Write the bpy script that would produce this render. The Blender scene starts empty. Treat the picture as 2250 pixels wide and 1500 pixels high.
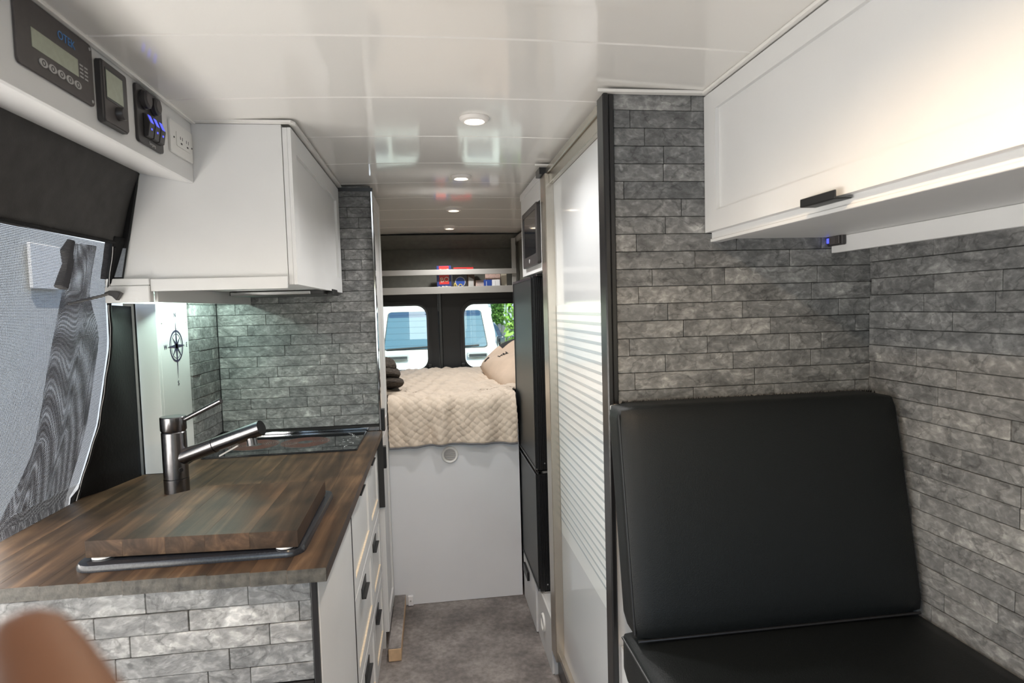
import bpy, bmesh, math, random
from mathutils import Vector, Matrix
random.seed(7)
SC = bpy.context.scene
COL = SC.collection
R = math.radians
PI = math.pi

# ------------------------------------------------------------------ camera
FPX = 1330.0
def cam_setup():
    yaw, pitch, roll = R(7.54), R(-3.22), R(-1.6)
    cy, sy, cp, sp = math.cos(yaw), math.sin(yaw), math.cos(pitch), math.sin(pitch)
    right = Vector((cy, -sy, 0)); fwd = Vector((sy*cp, cy*cp, sp)); up = right.cross(fwd)
    r2 = math.cos(roll)*right + math.sin(roll)*up
    u2 = -math.sin(roll)*right + math.cos(roll)*up
    cd = bpy.data.cameras.new('camera'); co = bpy.data.objects.new('camera', cd); COL.objects.link(co)
    m = Matrix.Identity(4)
    for i in range(3):
        m[i][0] = r2[i]; m[i][1] = u2[i]; m[i][2] = -fwd[i]
    m.translation = Vector((0, 0, 1.4))
    co.matrix_world = m
    cd.sensor_width = 36; cd.lens = FPX/2250*36
    cd.clip_start = .01; cd.clip_end = 300
    cd.dof.use_dof = True; cd.dof.focus_distance = 2.0; cd.dof.aperture_fstop = 8.0
    SC.camera = co
cam_setup()

# ------------------------------------------------------------------ sky, sun, daylight boost lamps
W = bpy.data.worlds.new('world'); SC.world = W; W.use_nodes = True
wn = W.node_tree.nodes; wl = W.node_tree.links
bg = wn['Background']; sky = wn.new('ShaderNodeTexSky')
sky.sky_type = 'NISHITA'; sky.sun_elevation = R(52); sky.sun_rotation = R(156); sky.sun_disc = False
sky.air_density = 1.0; sky.dust_density = .6
wl.new(sky.outputs[0], bg.inputs[0]); bg.inputs[1].default_value = .34
def light(name, typ, loc, rot, energy, color, **k):
    l = bpy.data.lights.new(name, typ); o = bpy.data.objects.new(name, l); COL.objects.link(o)
    o.location = loc; o.rotation_euler = rot; l.energy = energy; l.color = color
    for a, b in k.items(): setattr(l, a, b)
    return o
# sun from behind and left of the camera, high
light('sun', 'SUN', (0, 0, 10), (R(38), 0, R(24)), 7.5, (1, .95, .86), angle=R(.5))
# added area lamps boost the daylight at the windshield and the open sliding door
light('windshield_boost', 'AREA', (-.15, -1.45, 1.25), (R(90), 0, 0), 8, (.80, .91, 1.0), shape='RECTANGLE', size=.9, size_y=.65)
light('slider_boost', 'AREA', (-1.02, .72, .88), (0, R(-90), 0), 76, (1.0, .955, .885), shape='RECTANGLE', size=.8, size_y=1.6)
#light('rear_window_daylight', 'AREA', (.1, 4.34, 1.22), (R(-90), 0, 0), 9, (.9, .97, 1.0), shape='RECTANGLE', size=1.2, size_y=.45)
SC.view_settings.view_transform = 'Standard'; SC.view_settings.look = 'None'
SC.view_settings.exposure = 0.12; SC.view_settings.gamma = 1.0; SC.view_settings.use_curve_mapping = False

# ------------------------------------------------------------------ materials
def new_mat(name):
    m = bpy.data.materials.new(name); m.use_nodes = True
    return m, m.node_tree.nodes, m.node_tree.links, m.node_tree.nodes['Principled BSDF']
def plain(name, col, rough=.5, metal=0., spec=.5, noise=0., nscale=40., bump=0., bscale=200., coat=0., aniso=None):
    m, n, l, b = new_mat(name)
    b.inputs['Base Color'].default_value = (*col, 1); b.inputs['Roughness'].default_value = rough
    b.inputs['Metallic'].default_value = metal; b.inputs['Specular IOR Level'].default_value = spec
    b.inputs['Coat Weight'].default_value = coat
    tc = n.new('ShaderNodeTexCoord')
    if noise:
        t = n.new('ShaderNodeTexNoise'); t.inputs['Scale'].default_value = nscale; t.inputs['Detail'].default_value = 5
        l.new(tc.outputs['Object'], t.inputs['Vector'])
        r = n.new('ShaderNodeValToRGB')
        r.color_ramp.elements[0].position = .3; r.color_ramp.elements[1].position = .7
        r.color_ramp.elements[0].color = (*[c*(1-noise) for c in col], 1); r.color_ramp.elements[1].color = (*[min(1, c*(1+noise)) for c in col], 1)
        l.new(t.outputs['Fac'], r.inputs[0]); l.new(r.outputs[0], b.inputs['Base Color'])
    if bump:
        t = n.new('ShaderNodeTexNoise'); t.inputs['Scale'].default_value = bscale; t.inputs['Detail'].default_value = 3
        l.new(tc.outputs['Object'], t.inputs['Vector'])
        bp = n.new('ShaderNodeBump'); bp.inputs['Strength'].default_value = bump; bp.inputs['Distance'].default_value = .002
        l.new(t.outputs['Fac'], bp.inputs['Height']); l.new(bp.outputs[0], b.inputs['Normal'])
    return m
def ramp(n, stops):
    r = n.new('ShaderNodeValToRGB'); e = r.color_ramp.elements
    e[0].position, e[0].color = stops[0][0], (*stops[0][1], 1)
    e[1].position, e[1].color = stops[-1][0], (*stops[-1][1], 1)
    for p, c in stops[1:-1]:
        x = e.new(p); x.color = (*c, 1)
    return r
def slate_mat():
    m, n, l, b = new_mat('slate')
    tc = n.new('ShaderNodeTexCoord'); oi = n.new('ShaderNodeObjectInfo')
    mu = n.new('ShaderNodeVectorMath'); mu.operation = 'MULTIPLY_ADD'
    cmb = n.new('ShaderNodeCombineXYZ')
    mm = n.new('ShaderNodeMath'); mm.operation = 'MULTIPLY'; mm.inputs[1].default_value = 37.
    l.new(oi.outputs['Random'], mm.inputs[0])
    for i in range(3): l.new(mm.outputs[0], cmb.inputs[i])
    mu.inputs[1].default_value = (1, 1, 1.5)
    l.new(tc.outputs['Object'], mu.inputs[0]); l.new(cmb.outputs[0], mu.inputs[2])
    t1 = n.new('ShaderNodeTexNoise'); t1.inputs['Scale'].default_value = 10; t1.inputs['Detail'].default_value = 11; t1.inputs['Roughness'].default_value = .68; t1.inputs['Distortion'].default_value = .8
    t2 = n.new('ShaderNodeTexNoise'); t2.inputs['Scale'].default_value = 55; t2.inputs['Detail'].default_value = 8; t2.inputs['Distortion'].default_value = .6
    for t in (t1, t2): l.new(mu.outputs[0], t.inputs['Vector'])
    r1 = ramp(n, [(.30, (.095, .096, .096)), (.46, (.165, .166, .165)), (.58, (.222, .222, .219)), (.70, (.34, .34, .335))])
    l.new(t1.outputs['Fac'], r1.inputs[0])
    r2 = ramp(n, [(.34, (.76, .76, .76)), (.52, (1, 1, 1)), (.70, (1.5, 1.5, 1.48))]); l.new(t2.outputs['Fac'], r2.inputs[0])
    mx = n.new('ShaderNodeMix'); mx.data_type = 'RGBA'; mx.blend_type = 'MULTIPLY'; mx.inputs[0].default_value = 1
    l.new(r1.outputs[0], mx.inputs[6]); l.new(r2.outputs[0], mx.inputs[7])
    # each piece of stone has its own tone
    rv = ramp(n, [(0, (.82, .83, .84)), (.5, (.97, .97, .97)), (1, (1.16, 1.15, 1.14))]); l.new(oi.outputs['Random'], rv.inputs[0])
    mx2 = n.new('ShaderNodeMix'); mx2.data_type = 'RGBA'; mx2.blend_type = 'MULTIPLY'; mx2.inputs[0].default_value = 1
    l.new(mx.outputs[2], mx2.inputs[6]); l.new(rv.outputs[0], mx2.inputs[7])
    # thin cleft lines
    t3 = n.new('ShaderNodeTexNoise'); t3.inputs['Scale'].default_value = 8; t3.inputs['Detail'].default_value = 11; t3.inputs['Distortion'].default_value = .3
    l.new(mu.outputs[0], t3.inputs['Vector'])
    sb_ = n.new('ShaderNodeMath'); sb_.operation = 'SUBTRACT'; sb_.inputs[1].default_value = .5; l.new(t3.outputs['Fac'], sb_.inputs[0])
    ab = n.new('ShaderNodeMath'); ab.operation = 'ABSOLUTE'; l.new(sb_.outputs[0], ab.inputs[0])
    r3 = ramp(n, [(0, (.66, .66, .66)), (.016, (1.06, 1.06, 1.06)), (.2, (1.12, 1.12, 1.12))]); l.new(ab.outputs[0], r3.inputs[0])
    mx3 = n.new('ShaderNodeMix'); mx3.data_type = 'RGBA'; mx3.blend_type = 'MULTIPLY'; mx3.inputs[0].default_value = 1
    l.new(mx2.outputs[2], mx3.inputs[6]); l.new(r3.outputs[0], mx3.inputs[7])
    l.new(mx3.outputs[2], b.inputs['Base Color'])
    b.inputs['Roughness'].default_value = .52; b.inputs['Specular IOR Level'].default_value = .35
    ad = n.new('ShaderNodeMath'); ad.operation = 'MULTIPLY_ADD'; ad.inputs[1].default_value = .35
    l.new(t2.outputs['Fac'], ad.inputs[0]); l.new(t1.outputs['Fac'], ad.inputs[2])
    bp = n.new('ShaderNodeBump'); bp.inputs['Strength'].default_value = .8; bp.inputs['Distance'].default_value = .008
    l.new(ad.outputs[0], bp.inputs['Height']); l.new(bp.outputs[0], b.inputs['Normal'])
    return m
def wood_mat(name, cols, along='Y', seed=0., rough=.42):
    m, n, l, b = new_mat(name)
    tc = n.new('ShaderNodeTexCoord'); oi = n.new('ShaderNodeObjectInfo')
    mp = n.new('ShaderNodeMapping'); s = {'Y': (19, 1.5, 19), 'X': (1.5, 19, 19)}[along]; mp.inputs['Scale'].default_value = s
    cmb = n.new('ShaderNodeCombineXYZ'); mm = n.new('ShaderNodeMath'); mm.operation = 'MULTIPLY'; mm.inputs[1].default_value = 53.
    l.new(oi.outputs['Random'], mm.inputs[0])
    for i in range(3): l.new(mm.outputs[0], cmb.inputs[i])
    l.new(tc.outputs['Object'], mp.inputs[0])
    ad = n.new('ShaderNodeVectorMath'); l.new(mp.outputs[0], ad.inputs[0]); l.new(cmb.outputs[0], ad.inputs[1])
    t1 = n.new('ShaderNodeTexNoise'); t1.inputs['Scale'].default_value = 1.0; t1.inputs['Detail'].default_value = 8; t1.inputs['Distortion'].default_value = 1.2; t1.inputs['Roughness'].default_value = .6
    l.new(ad.outputs[0], t1.inputs['Vector'])
    r1 = ramp(n, cols); l.new(t1.outputs['Fac'], r1.inputs[0])
    t2 = n.new('ShaderNodeTexNoise'); t2.inputs['Scale'].default_value = 9; t2.inputs['Detail'].default_value = 4
    l.new(tc.outputs['Object'], t2.inputs['Vector'])
    r2 = ramp(n, [(.3, (.62, .66, .7)), (.7, (1.3, 1.22, 1.12))]); l.new(t2.outputs['Fac'], r2.inputs[0])
    mx = n.new('ShaderNodeMix'); mx.data_type = 'RGBA'; mx.blend_type = 'MULTIPLY'; mx.inputs[0].default_value = 1
    l.new(r1.outputs[0], mx.inputs[6]); l.new(r2.outputs[0], mx.inputs[7])
    rv = ramp(n, [(0, (.86, .87, .87)), (1, (1.12, 1.08, 1.04))]); l.new(oi.outputs['Random'], rv.inputs[0])
    mx2 = n.new('ShaderNodeMix'); mx2.data_type = 'RGBA'; mx2.blend_type = 'MULTIPLY'; mx2.inputs[0].default_value = 1
    l.new(mx.outputs[2], mx2.inputs[6]); l.new(rv.outputs[0], mx2.inputs[7])
    l.new(mx2.outputs[2], b.inputs['Base Color']); b.inputs['Roughness'].default_value = rough; b.inputs['Specular IOR Level'].default_value = .12
    bp = n.new('ShaderNodeBump'); bp.inputs['Strength'].default_value = .25; bp.inputs['Distance'].default_value = .002
    l.new(t1.outputs['Fac'], bp.inputs['Height']); l.new(bp.outputs[0], b.inputs['Normal'])
    return m
def vinyl_mat():
    m, n, l, b = new_mat('vinyl_floor')
    tc = n.new('ShaderNodeTexCoord')
    t1 = n.new('ShaderNodeTexNoise'); t1.inputs['Scale'].default_value = 3.2; t1.inputs['Detail'].default_value = 10; t1.inputs['Roughness'].default_value = .66
    t2 = n.new('ShaderNodeTexNoise'); t2.inputs['Scale'].default_value = 55; t2.inputs['Detail'].default_value = 5
    for t in (t1, t2): l.new(tc.outputs['Object'], t.inputs['Vector'])
    r1 = ramp(n, [(.34, (.11, .099, .094)), (.5, (.22, .196, .186)), (.66, (.36, .328, .312))]); l.new(t1.outputs['Fac'], r1.inputs[0])
    r2 = ramp(n, [(.3, (.75, .75, .75)), (.7, (1.22, 1.22, 1.22))]); l.new(t2.outputs['Fac'], r2.inputs[0])
    mx = n.new('ShaderNodeMix'); mx.data_type = 'RGBA'; mx.blend_type = 'MULTIPLY'; mx.inputs[0].default_value = 1
    l.new(r1.outputs[0], mx.inputs[6]); l.new(r2.outputs[0], mx.inputs[7]); l.new(mx.outputs[2], b.inputs['Base Color'])
    b.inputs['Roughness'].default_value = .6
    return m
def emit(name, col, s):
    m, n, l, b = new_mat(name); b.inputs['Base Color'].default_value = (*col, 1)
    b.inputs['Emission Color'].default_value = (*col, 1); b.inputs['Emission Strength'].default_value = s
    return m
def mesh_mat():
    # woven insect mesh: fine dark threads, open holes between
    m, n, l, b = new_mat('insect_mesh')
    b.inputs['Base Color'].default_value = (.06, .06, .07, 1); b.inputs['Roughness'].default_value = .7
    tc = n.new('ShaderNodeTexCoord'); sep = n.new('ShaderNodeSeparateXYZ'); l.new(tc.outputs['UV'], sep.inputs[0])
    outs = []
    for ax in (0, 1):
        a = n.new('ShaderNodeMath'); a.operation = 'MULTIPLY'; a.inputs[1].default_value = 330.
        l.new(sep.outputs[ax], a.inputs[0])
        f = n.new('ShaderNodeMath'); f.operation = 'FRACT'; l.new(a.outputs[0], f.inputs[0])
        g = n.new('ShaderNodeMath'); g.operation = 'LESS_THAN'; g.inputs[1].default_value = .42; l.new(f.outputs[0], g.inputs[0])
        outs.append(g)
    mx = n.new('ShaderNodeMath'); mx.operation = 'MAXIMUM'; l.new(outs[0].outputs[0], mx.inputs[0]); l.new(outs[1].outputs[0], mx.inputs[1])
    l.new(mx.outputs[0], b.inputs['Alpha'])
    return m
def glass_mat(name, col, rough=0.0, alpha=.12):
    m, n, l, b = new_mat(name)
    tr = n.new('ShaderNodeBsdfTransparent'); tr.inputs[0].default_value = (*col, 1)
    gl = n.new('ShaderNodeBsdfGlossy'); gl.inputs['Roughness'].default_value = rough
    mx = n.new('ShaderNodeMixShader'); mx.inputs[0].default_value = alpha
    l.new(tr.outputs[0], mx.inputs[1]); l.new(gl.outputs[0], mx.inputs[2])
    l.new(mx.outputs[0], n['Material Output'].inputs[0])
    return m
def leaf_mat(name, c0, c1):
    m, n, l, b = new_mat(name)
    tc = n.new('ShaderNodeTexCoord'); t = n.new('ShaderNodeTexNoise'); t.inputs['Scale'].default_value = 3
    l.new(tc.outputs['Object'], t.inputs['Vector']); r = ramp(n, [(.3, c0), (.7, c1)]); l.new(t.outputs['Fac'], r.inputs[0])
    l.new(r.outputs[0], b.inputs['Base Color']); b.inputs['Roughness'].default_value = .5
    return m
M = {}
M['white'] = plain('white_panel', (.70, .698, .692), .42, noise=.02, nscale=6)
M['grey_panel'] = plain('grey_panel', (.36, .35, .33), .5, noise=.03, nscale=6)
M['ceil'] = plain('pvc_ceiling', (.80, .78, .745), .075, spec=.5, noise=.012, nscale=3, bump=.12, bscale=9)
M['black'] = plain('black_trim', (.012, .012, .013), .28)
M['handle'] = plain('black_handle', (.008, .008, .009), .4)
M['slate'] = slate_mat()
M['grout'] = plain('dark_joint', (.03, .03, .03), .9)
M['wood'] = wood_mat('stained_wood', [(.25, (.026, .020, .016)), (.45, (.058, .038, .027)), (.6, (.100, .063, .041)), (.78, (.20, .13, .08))], 'Y')
M['woodend'] = plain('stained_end_grain', (.05, .046, .038), .6, noise=.5, nscale=70, bump=.5, bscale=140)
M['pine'] = plain('bare_pine', (.62, .43, .26), .6, noise=.15, nscale=30)
M['ply'] = plain('plywood_edge', (.72, .60, .44), .6, noise=.12, nscale=80)
M['vinyl'] = vinyl_mat()
M['steel'] = plain('brushed_gunmetal', (.21, .207, .215), .24, metal=1., noise=.06, nscale=120)
M['chrome'] = plain('polished_trim', (.55, .55, .55), .08, metal=1.)
M['alu'] = plain('champagne_aluminium', (.52, .475, .41), .27, metal=.85, noise=.03, nscale=20)
M['glass_black'] = plain('cooktop_glass', (.012, .013, .016), .05, spec=.7, coat=.5)
M['ring'] = plain('burner_print', (.16, .055, .035), .3)
M['print_white'] = plain('white_print', (.8, .8, .82), .5)
M['sink'] = plain('black_composite', (.022, .024, .03), .22, noise=.3, nscale=300)
M['rubber_white'] = plain('white_foot', (.8, .8, .8), .5)
M['leather'] = plain('black_vinyl_leather', (.006, .0075, .008), .48, spec=.3, bump=.35, bscale=420)
M['piping'] = plain('black_piping', (.012, .012, .013), .35)
M['fridge'] = plain('fridge_panel', (.016, .018, .018), .34, bump=.8, bscale=350)
M['fridge_edge'] = plain('fridge_edge', (.01, .01, .011), .3)
M['frost'] = plain('frosted_door', (.70, .715, .73), .10, spec=.5, coat=.3, noise=.015, nscale=2)
M['stripe'] = plain('frost_stripe', (.50, .54, .56), .12, spec=.5)
M['light_film'] = plain('frost_film', (.84, .86, .85), .12, spec=.5)
M['plastic_dk'] = plain('dark_plastic', (.035, .032, .032), .4)
M['plastic_md'] = plain('grey_brown_plastic', (.075, .066, .064), .5, noise=.08, nscale=60)
M['plastic_wh'] = plain('white_plastic', (.78, .77, .74), .35)
M['lcd'] = plain('lcd_glass', (.36, .385, .30), .25, noise=.05, nscale=90)
M['lcd_dark'] = plain('lcd_bezel', (.02, .02, .02), .3)
M['print_blue'] = plain('blue_lettering', (.07, .22, .5), .5)
M['print_grey'] = plain('grey_print', (.42, .41, .40), .6)
M['led_blue'] = emit('blue_indicator', (.08, .10, 1.0), 1.2)
M['slot'] = plain('outlet_slot', (.02, .02, .02), .6)
M['fabric_blk'] = plain('black_curtain', (.0065, .0065, .007), .6, spec=.2, bump=.4, bscale=90)
M['fabric_hdr'] = plain('charcoal_header', (.045, .042, .040), .75, noise=.2, nscale=30, bump=.3, bscale=300)
M['velcro'] = plain('grey_hook_patch', (.20, .22, .25), .75, noise=.15, nscale=200, bump=.6, bscale=300)
M['strap'] = plain('grey_strap', (.16, .155, .15), .6, bump=.4, bscale=500)
M['thread'] = plain('white_thread', (.55, .55, .55), .7)
M['mesh'] = mesh_mat()
M['bed_white'] = plain('bed_box_white', (.74, .75, .77), .45, noise=.02, nscale=4)
M['quilt'] = plain('beige_quilt', (.66, .555, .45), .75, noise=.07, nscale=14, bump=.5, bscale=160)
M['mattress'] = plain('grey_mattress', (.17, .17, .18), .9)
M['pillow'] = plain('pillow_case', (.62, .48, .37), .8, noise=.08, nscale=10, bump=.2, bscale=60)
M['print_blk'] = plain('black_print', (.02, .02, .02), .8)
M['fleece'] = plain('brown_fleece', (.055, .043, .033), .95, noise=.5, nscale=90, bump=1., bscale=150)
M['headliner'] = plain('grey_headliner', (.13, .128, .11), .85, noise=.1, nscale=30)
M['door_blk'] = plain('rear_door_plastic', (.017, .017, .018), .5, bump=.3, bscale=600)
M['seal'] = plain('window_seal', (.008, .008, .008), .35)
M['pane'] = glass_mat('rear_window_glass', (.92, 1.0, .97), 0, .05)
M['defrost'] = plain('heating_wire', (.12, .13, .13), .5)
M['lamp'] = emit('downlight_lens', (1.0, .86, .66), 9.)
M['lamp_trim'] = plain('downlight_trim', (.82, .78, .74), .35)
M['led'] = emit('led_strip_lens', (.66, 1.0, .86), 6.)
M['skin'] = plain('skin', (.075, .033, .016), .5, noise=.08, nscale=60)
M['sleeve'] = plain('dark_sleeve', (.05, .055, .07), .9, bump=.3, bscale=200)
M['nail'] = plain('nail', (.62, .38, .30), .25)

# ------------------------------------------------------------------ mesh helpers
def bbox(pts):
    return [min(p[i] for p in pts) for i in range(3)], [max(p[i] for p in pts) for i in range(3)]
WL = {}
def link(o, parent, wloc):
    COL.objects.link(o)
    if parent is not None:
        o.parent = parent; o.location = Vector(wloc) - WL[parent]
    else:
        o.location = wloc
    WL[o] = Vector(wloc)
def obj(name, bm, mat, parent=None, smooth=False, mats=None, base=False):
    """link a bmesh built in world coordinates as one mesh object with its origin at its own centre (or base)"""
    lo, hi = bbox([v.co for v in bm.verts])
    c = Vector([(a+b)/2 for a, b in zip(lo, hi)])
    if base or parent is None: c.z = lo[2]
    for v in bm.verts: v.co -= c
    me = bpy.data.meshes.new(name); bm.to_mesh(me); bm.free()
    for mt in (mats or [mat]): me.materials.append(M[mt])
    if smooth:
        for p in me.polygons: p.use_smooth = True
        if smooth != 'all':
            me.set_sharp_from_angle(angle=R(35))
    o = bpy.data.objects.new(name, me); link(o, parent, c)
    return o
def tag(o, label=None, cat=None, group=None, kind=None):
    if label: o['label'] = label
    if cat: o['category'] = cat
    if group: o['group'] = group
    if kind: o['kind'] = kind
    return o
def thing(name, loc, label, cat, group=None):
    o = bpy.data.objects.new(name, None); o.empty_display_size = .05; link(o, None, loc)
    return tag(o, label, cat, group)
def sroot(name, loc):
    o = bpy.data.objects.new(name, None); o.empty_display_size = .05; link(o, None, loc); o['kind'] = 'structure'
    return o
def bx(bm, x0, x1, y0, y1, z0, z1, bev=0., seg=1):
    b2 = bmesh.new() if bev else bm
    vs = [b2.verts.new((x, y, z)) for x in (x0, x1) for y in (y0, y1) for z in (z0, z1)]
    fs = [b2.faces.new([vs[i] for i in f]) for f in ((0, 1, 3, 2), (4, 6, 7, 5), (0, 4, 5, 1), (2, 3, 7, 6), (0, 2, 6, 4), (1, 5, 7, 3))]
    if bev:
        bmesh.ops.bevel(b2, geom=list(b2.edges), offset=bev, segments=seg, affect='EDGES', profile=.5)
        merge(bm, b2)
    return bm
def merge(bm, b2):
    mp = {}
    for v in b2.verts: mp[v] = bm.verts.new(v.co)
    for f in b2.faces:
        nf = bm.faces.new([mp[v] for v in f.verts]); nf.material_index = f.material_index
    b2.free()
def box(x0, x1, y0, y1, z0, z1, bev=0., seg=1):
    return bx(bmesh.new(), min(x0, x1), max(x0, x1), min(y0, y1), max(y0, y1), min(z0, z1), max(z0, z1), bev, seg)
def prism(poly, h0, h1, axis='z', bm=None, bev=0.):
    """extrude a polygon: axis z -> pts (x,y); axis x -> (y,z); axis y -> (x,z)"""
    bm = bm or bmesh.new(); b2 = bmesh.new()
    def P3(p, h): return {'z': (p[0], p[1], h), 'x': (h, p[0], p[1]), 'y': (p[0], h, p[1])}[axis]
    a = [b2.verts.new(P3(p, h0)) for p in poly]; b = [b2.verts.new(P3(p, h1)) for p in poly]
    n = len(poly)
    b2.faces.new(a); b2.faces.new(b[::-1])
    for i in range(n): b2.faces.new((a[i], b[i], b[(i+1) % n], a[(i+1) % n]))
    bmesh.ops.recalc_face_normals(b2, faces=b2.faces)
    if bev: bmesh.ops.bevel(b2, geom=list(b2.edges), offset=bev, segments=1, affect='EDGES', profile=.5)
    merge(bm, b2); return bm
def rrect(x0, x1, y0, y1, r, n=5):
    pts = []
    for cx, cy, a0 in ((x1-r, y1-r, 0), (x0+r, y1-r, 90), (x0+r, y0+r, 180), (x1-r, y0+r, 270)):
        for i in range(n+1):
            a = R(a0+90*i/n); pts.append((cx+r*math.cos(a), cy+r*math.sin(a)))
    return pts
def ring(outer, inner, h0, h1, axis='z', bm=None):
    """frame between two loops with equal point count"""
    bm = bm or bmesh.new()
    def P3(p, h): return {'z': (p[0], p[1], h), 'x': (h, p[0], p[1]), 'y': (p[0], h, p[1])}[axis]
    L = [[bm.verts.new(P3(p, h)) for p in lp] for lp, h in ((outer, h0), (outer, h1), (inner, h1), (inner, h0))]
    n = len(outer)
    for k in range(4):
        A, B = L[k], L[(k+1) % 4]
        for i in range(n): bm.faces.new((A[i], A[(i+1) % n], B[(i+1) % n], B[i]))
    bmesh.ops.recalc_face_normals(bm, faces=bm.faces)
    return bm
def basis(d):
    d = Vector(d).normalized(); u = d.cross(Vector((0, 0, 1)))
    if u.length < 1e-4: u = Vector((1, 0, 0))
    u.normalize(); return d, u, d.cross(u).normalized()
def tube(pts, rad, seg=12, bm=None, cap=True, flat=None):
    """tube along a polyline; rad scalar or list; flat=(a,b) elliptic section factors"""
    bm = bm or bmesh.new(); pts = [Vector(p) for p in pts]; n = len(pts)
    rads = rad if isinstance(rad, (list, tuple)) else [rad]*n
    rings = []; prevu = None
    for i, p in enumerate(pts):
        d = (pts[min(i+1, n-1)]-pts[max(i-1, 0)])
        d, u, v = basis(d)
        if prevu is not None:
            u = (prevu - d*prevu.dot(d)).normalized(); v = d.cross(u)
        prevu = u
        fa, fb = flat or (1, 1)
        rings.append([bm.verts.new(p+rads[i]*(fa*math.cos(2*PI*k/seg)*u+fb*math.sin(2*PI*k/seg)*v)) for k in range(seg)])
    for i in range(n-1):
        for k in range(seg):
            bm.faces.new((rings[i][k], rings[i][(k+1) % seg], rings[i+1][(k+1) % seg], rings[i+1][k]))
    if cap: bm.faces.new(rings[0][::-1]); bm.faces.new(rings[-1])
    bmesh.ops.recalc_face_normals(bm, faces=bm.faces)
    return bm
def lathe(profile, c, seg=32, axis='z', bm=None):
    """profile [(r,h)], revolve about an axis through c"""
    bm = bm or bmesh.new(); c = Vector(c); rings = []
    for r, h in profile:
        rg = []
        for k in range(seg):
            a = 2*PI*k/seg; p = {'z': (r*math.cos(a), r*math.sin(a), h), 'x': (h, r*math.cos(a), r*math.sin(a)), 'y': (r*math.cos(a), h, r*math.sin(a))}[axis]
            rg.append(bm.verts.new(c+Vector(p)))
        rings.append(rg)
    for A, B in zip(rings, rings[1:]):
        for k in range(seg): bm.faces.new((A[k], A[(k+1) % seg], B[(k+1) % seg], B[k]))
    if profile[0][0] > 1e-5: bm.faces.new(rings[0])
    if profile[-1][0] > 1e-5: bm.faces.new(rings[-1])
    bmesh.ops.remove_doubles(bm, verts=bm.verts, dist=1e-6)
    bmesh.ops.recalc_face_normals(bm, faces=bm.faces)
    return bm
def grid(fn, nu, nv, bm=None, thick=0., uv=None):
    bm = bm or bmesh.new()
    vs = [[bm.verts.new(fn(i/nu, j/nv)) for j in range(nv+1)] for i in range(nu+1)]
    lay = bm.loops.layers.uv.verify() if uv else None
    for i in range(nu):
        for j in range(nv):
            f = bm.faces.new((vs[i][j], vs[i+1][j], vs[i+1][j+1], vs[i][j+1]))
            if uv:
                for lp, (a, b) in zip(f.loops, ((i, j), (i+1, j), (i+1, j+1), (i, j+1))): lp[lay].uv = uv(a/nu, b/nv)
    return bm
def solid(o, t, offset=-1):
    md = o.modifiers.new('thickness', 'SOLIDIFY'); md.thickness = t; md.offset = offset
def text(name, s, size, loc, xdir, ydir, mat, parent, depth=.0006, align='CENTER', shear=0.):
    cu = bpy.data.curves.new('txt', 'FONT'); cu.body = s; cu.size = size; cu.extrude = depth; cu.align_x = align; cu.align_y = 'CENTER'; cu.shear = shear
    t = bpy.data.objects.new('txt', cu); COL.objects.link(t)
    bpy.context.view_layer.update()
    me = bpy.data.meshes.new_from_object(t.evaluated_get(bpy.context.evaluated_depsgraph_get()))
    bpy.data.objects.remove(t); bpy.data.curves.remove(cu)
    X = Vector(xdir).normalized(); Y = Vector(ydir).normalized(); Z = X.cross(Y)
    m = Matrix((X, Y, Z)).transposed()
    for v in me.vertices: v.co = m @ v.co
    me.materials.clear(); me.materials.append(M[mat]); me.name = name
    o = bpy.data.objects.new(name, me); link(o, parent, Vector(loc)); return o
def clip(poly, a, b, c):
    """keep the side of a convex polygon with a*x+b*y<=c"""
    out = []
    for i, p in enumerate(poly):
        q = poly[(i+1) % len(poly)]; dp = a*p[0]+b*p[1]-c; dq = a*q[0]+b*q[1]-c
        if dp <= 0: out.append(p)
        if dp*dq < 0:
            t = dp/(dp-dq); out.append((p[0]+t*(q[0]-p[0]), p[1]+t*(q[1]-p[1])))
    return out

# ================================================================== STRUCTURE
ZC = 1.894; PITCH = .0412
XL, XR = -.83, 1.10         # tiled side walls
YP, YB = 1.40, 2.48         # bench partition, stove partition
o = obj('floor', box(-.97, 1.2, -1.7, 4.4, -.03, 0), 'vinyl'); tag(o, 'grey brown stone-look vinyl floor of the aisle', kind='structure')

def arch(x): return 1.905 - .013*((x-.1)/.6)**2
croot = sroot('ceiling', (.1, 1.3, 1.9)); croot['label'] = 'glossy white planked ceiling'
seams = [-1.7, -1.115, -.79, -.465, -.14, .185, .51, .835, 1.16, 1.485, 1.81, 2.135, 2.46, 2.785, 3.11, 3.435, 3.76, 4.085, 4.36]
for a, b in zip(seams, seams[1:]):
    bm = bmesh.new(); n = 14; g = .0012; xs = [-.98+2.18*i/n for i in range(n+1)]
    prof = []
    for x in xs:
        z = arch(x)
        prof.append([bm.verts.new((x, yy, z+dz)) for yy, dz in ((a+g, .012), (a+g, .0025), (a+g+.003, 0), (b-g-.003, 0), (b-g, .0025), (b-g, .012))])
    for A, B in zip(prof, prof[1:]):
        for k in range(6): bm.faces.new((A[k], A[(k+1) % 6], B[(k+1) % 6], B[k]))
    bm.faces.new(prof[0]); bm.faces.new(prof[-1])
    bmesh.ops.recalc_face_normals(bm, faces=bm.faces)
    obj('plank', bm, 'ceil', croot)
bm = bmesh.new()
grid(lambda u, v: Vector((-1.0+2.22*u, -1.72+6.12*v, arch(-1.0+2.22*u)+.02)), 14, 1, bm)
o = obj('roof_shell', bm, 'headliner', croot); solid(o, .03, 1)

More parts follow.
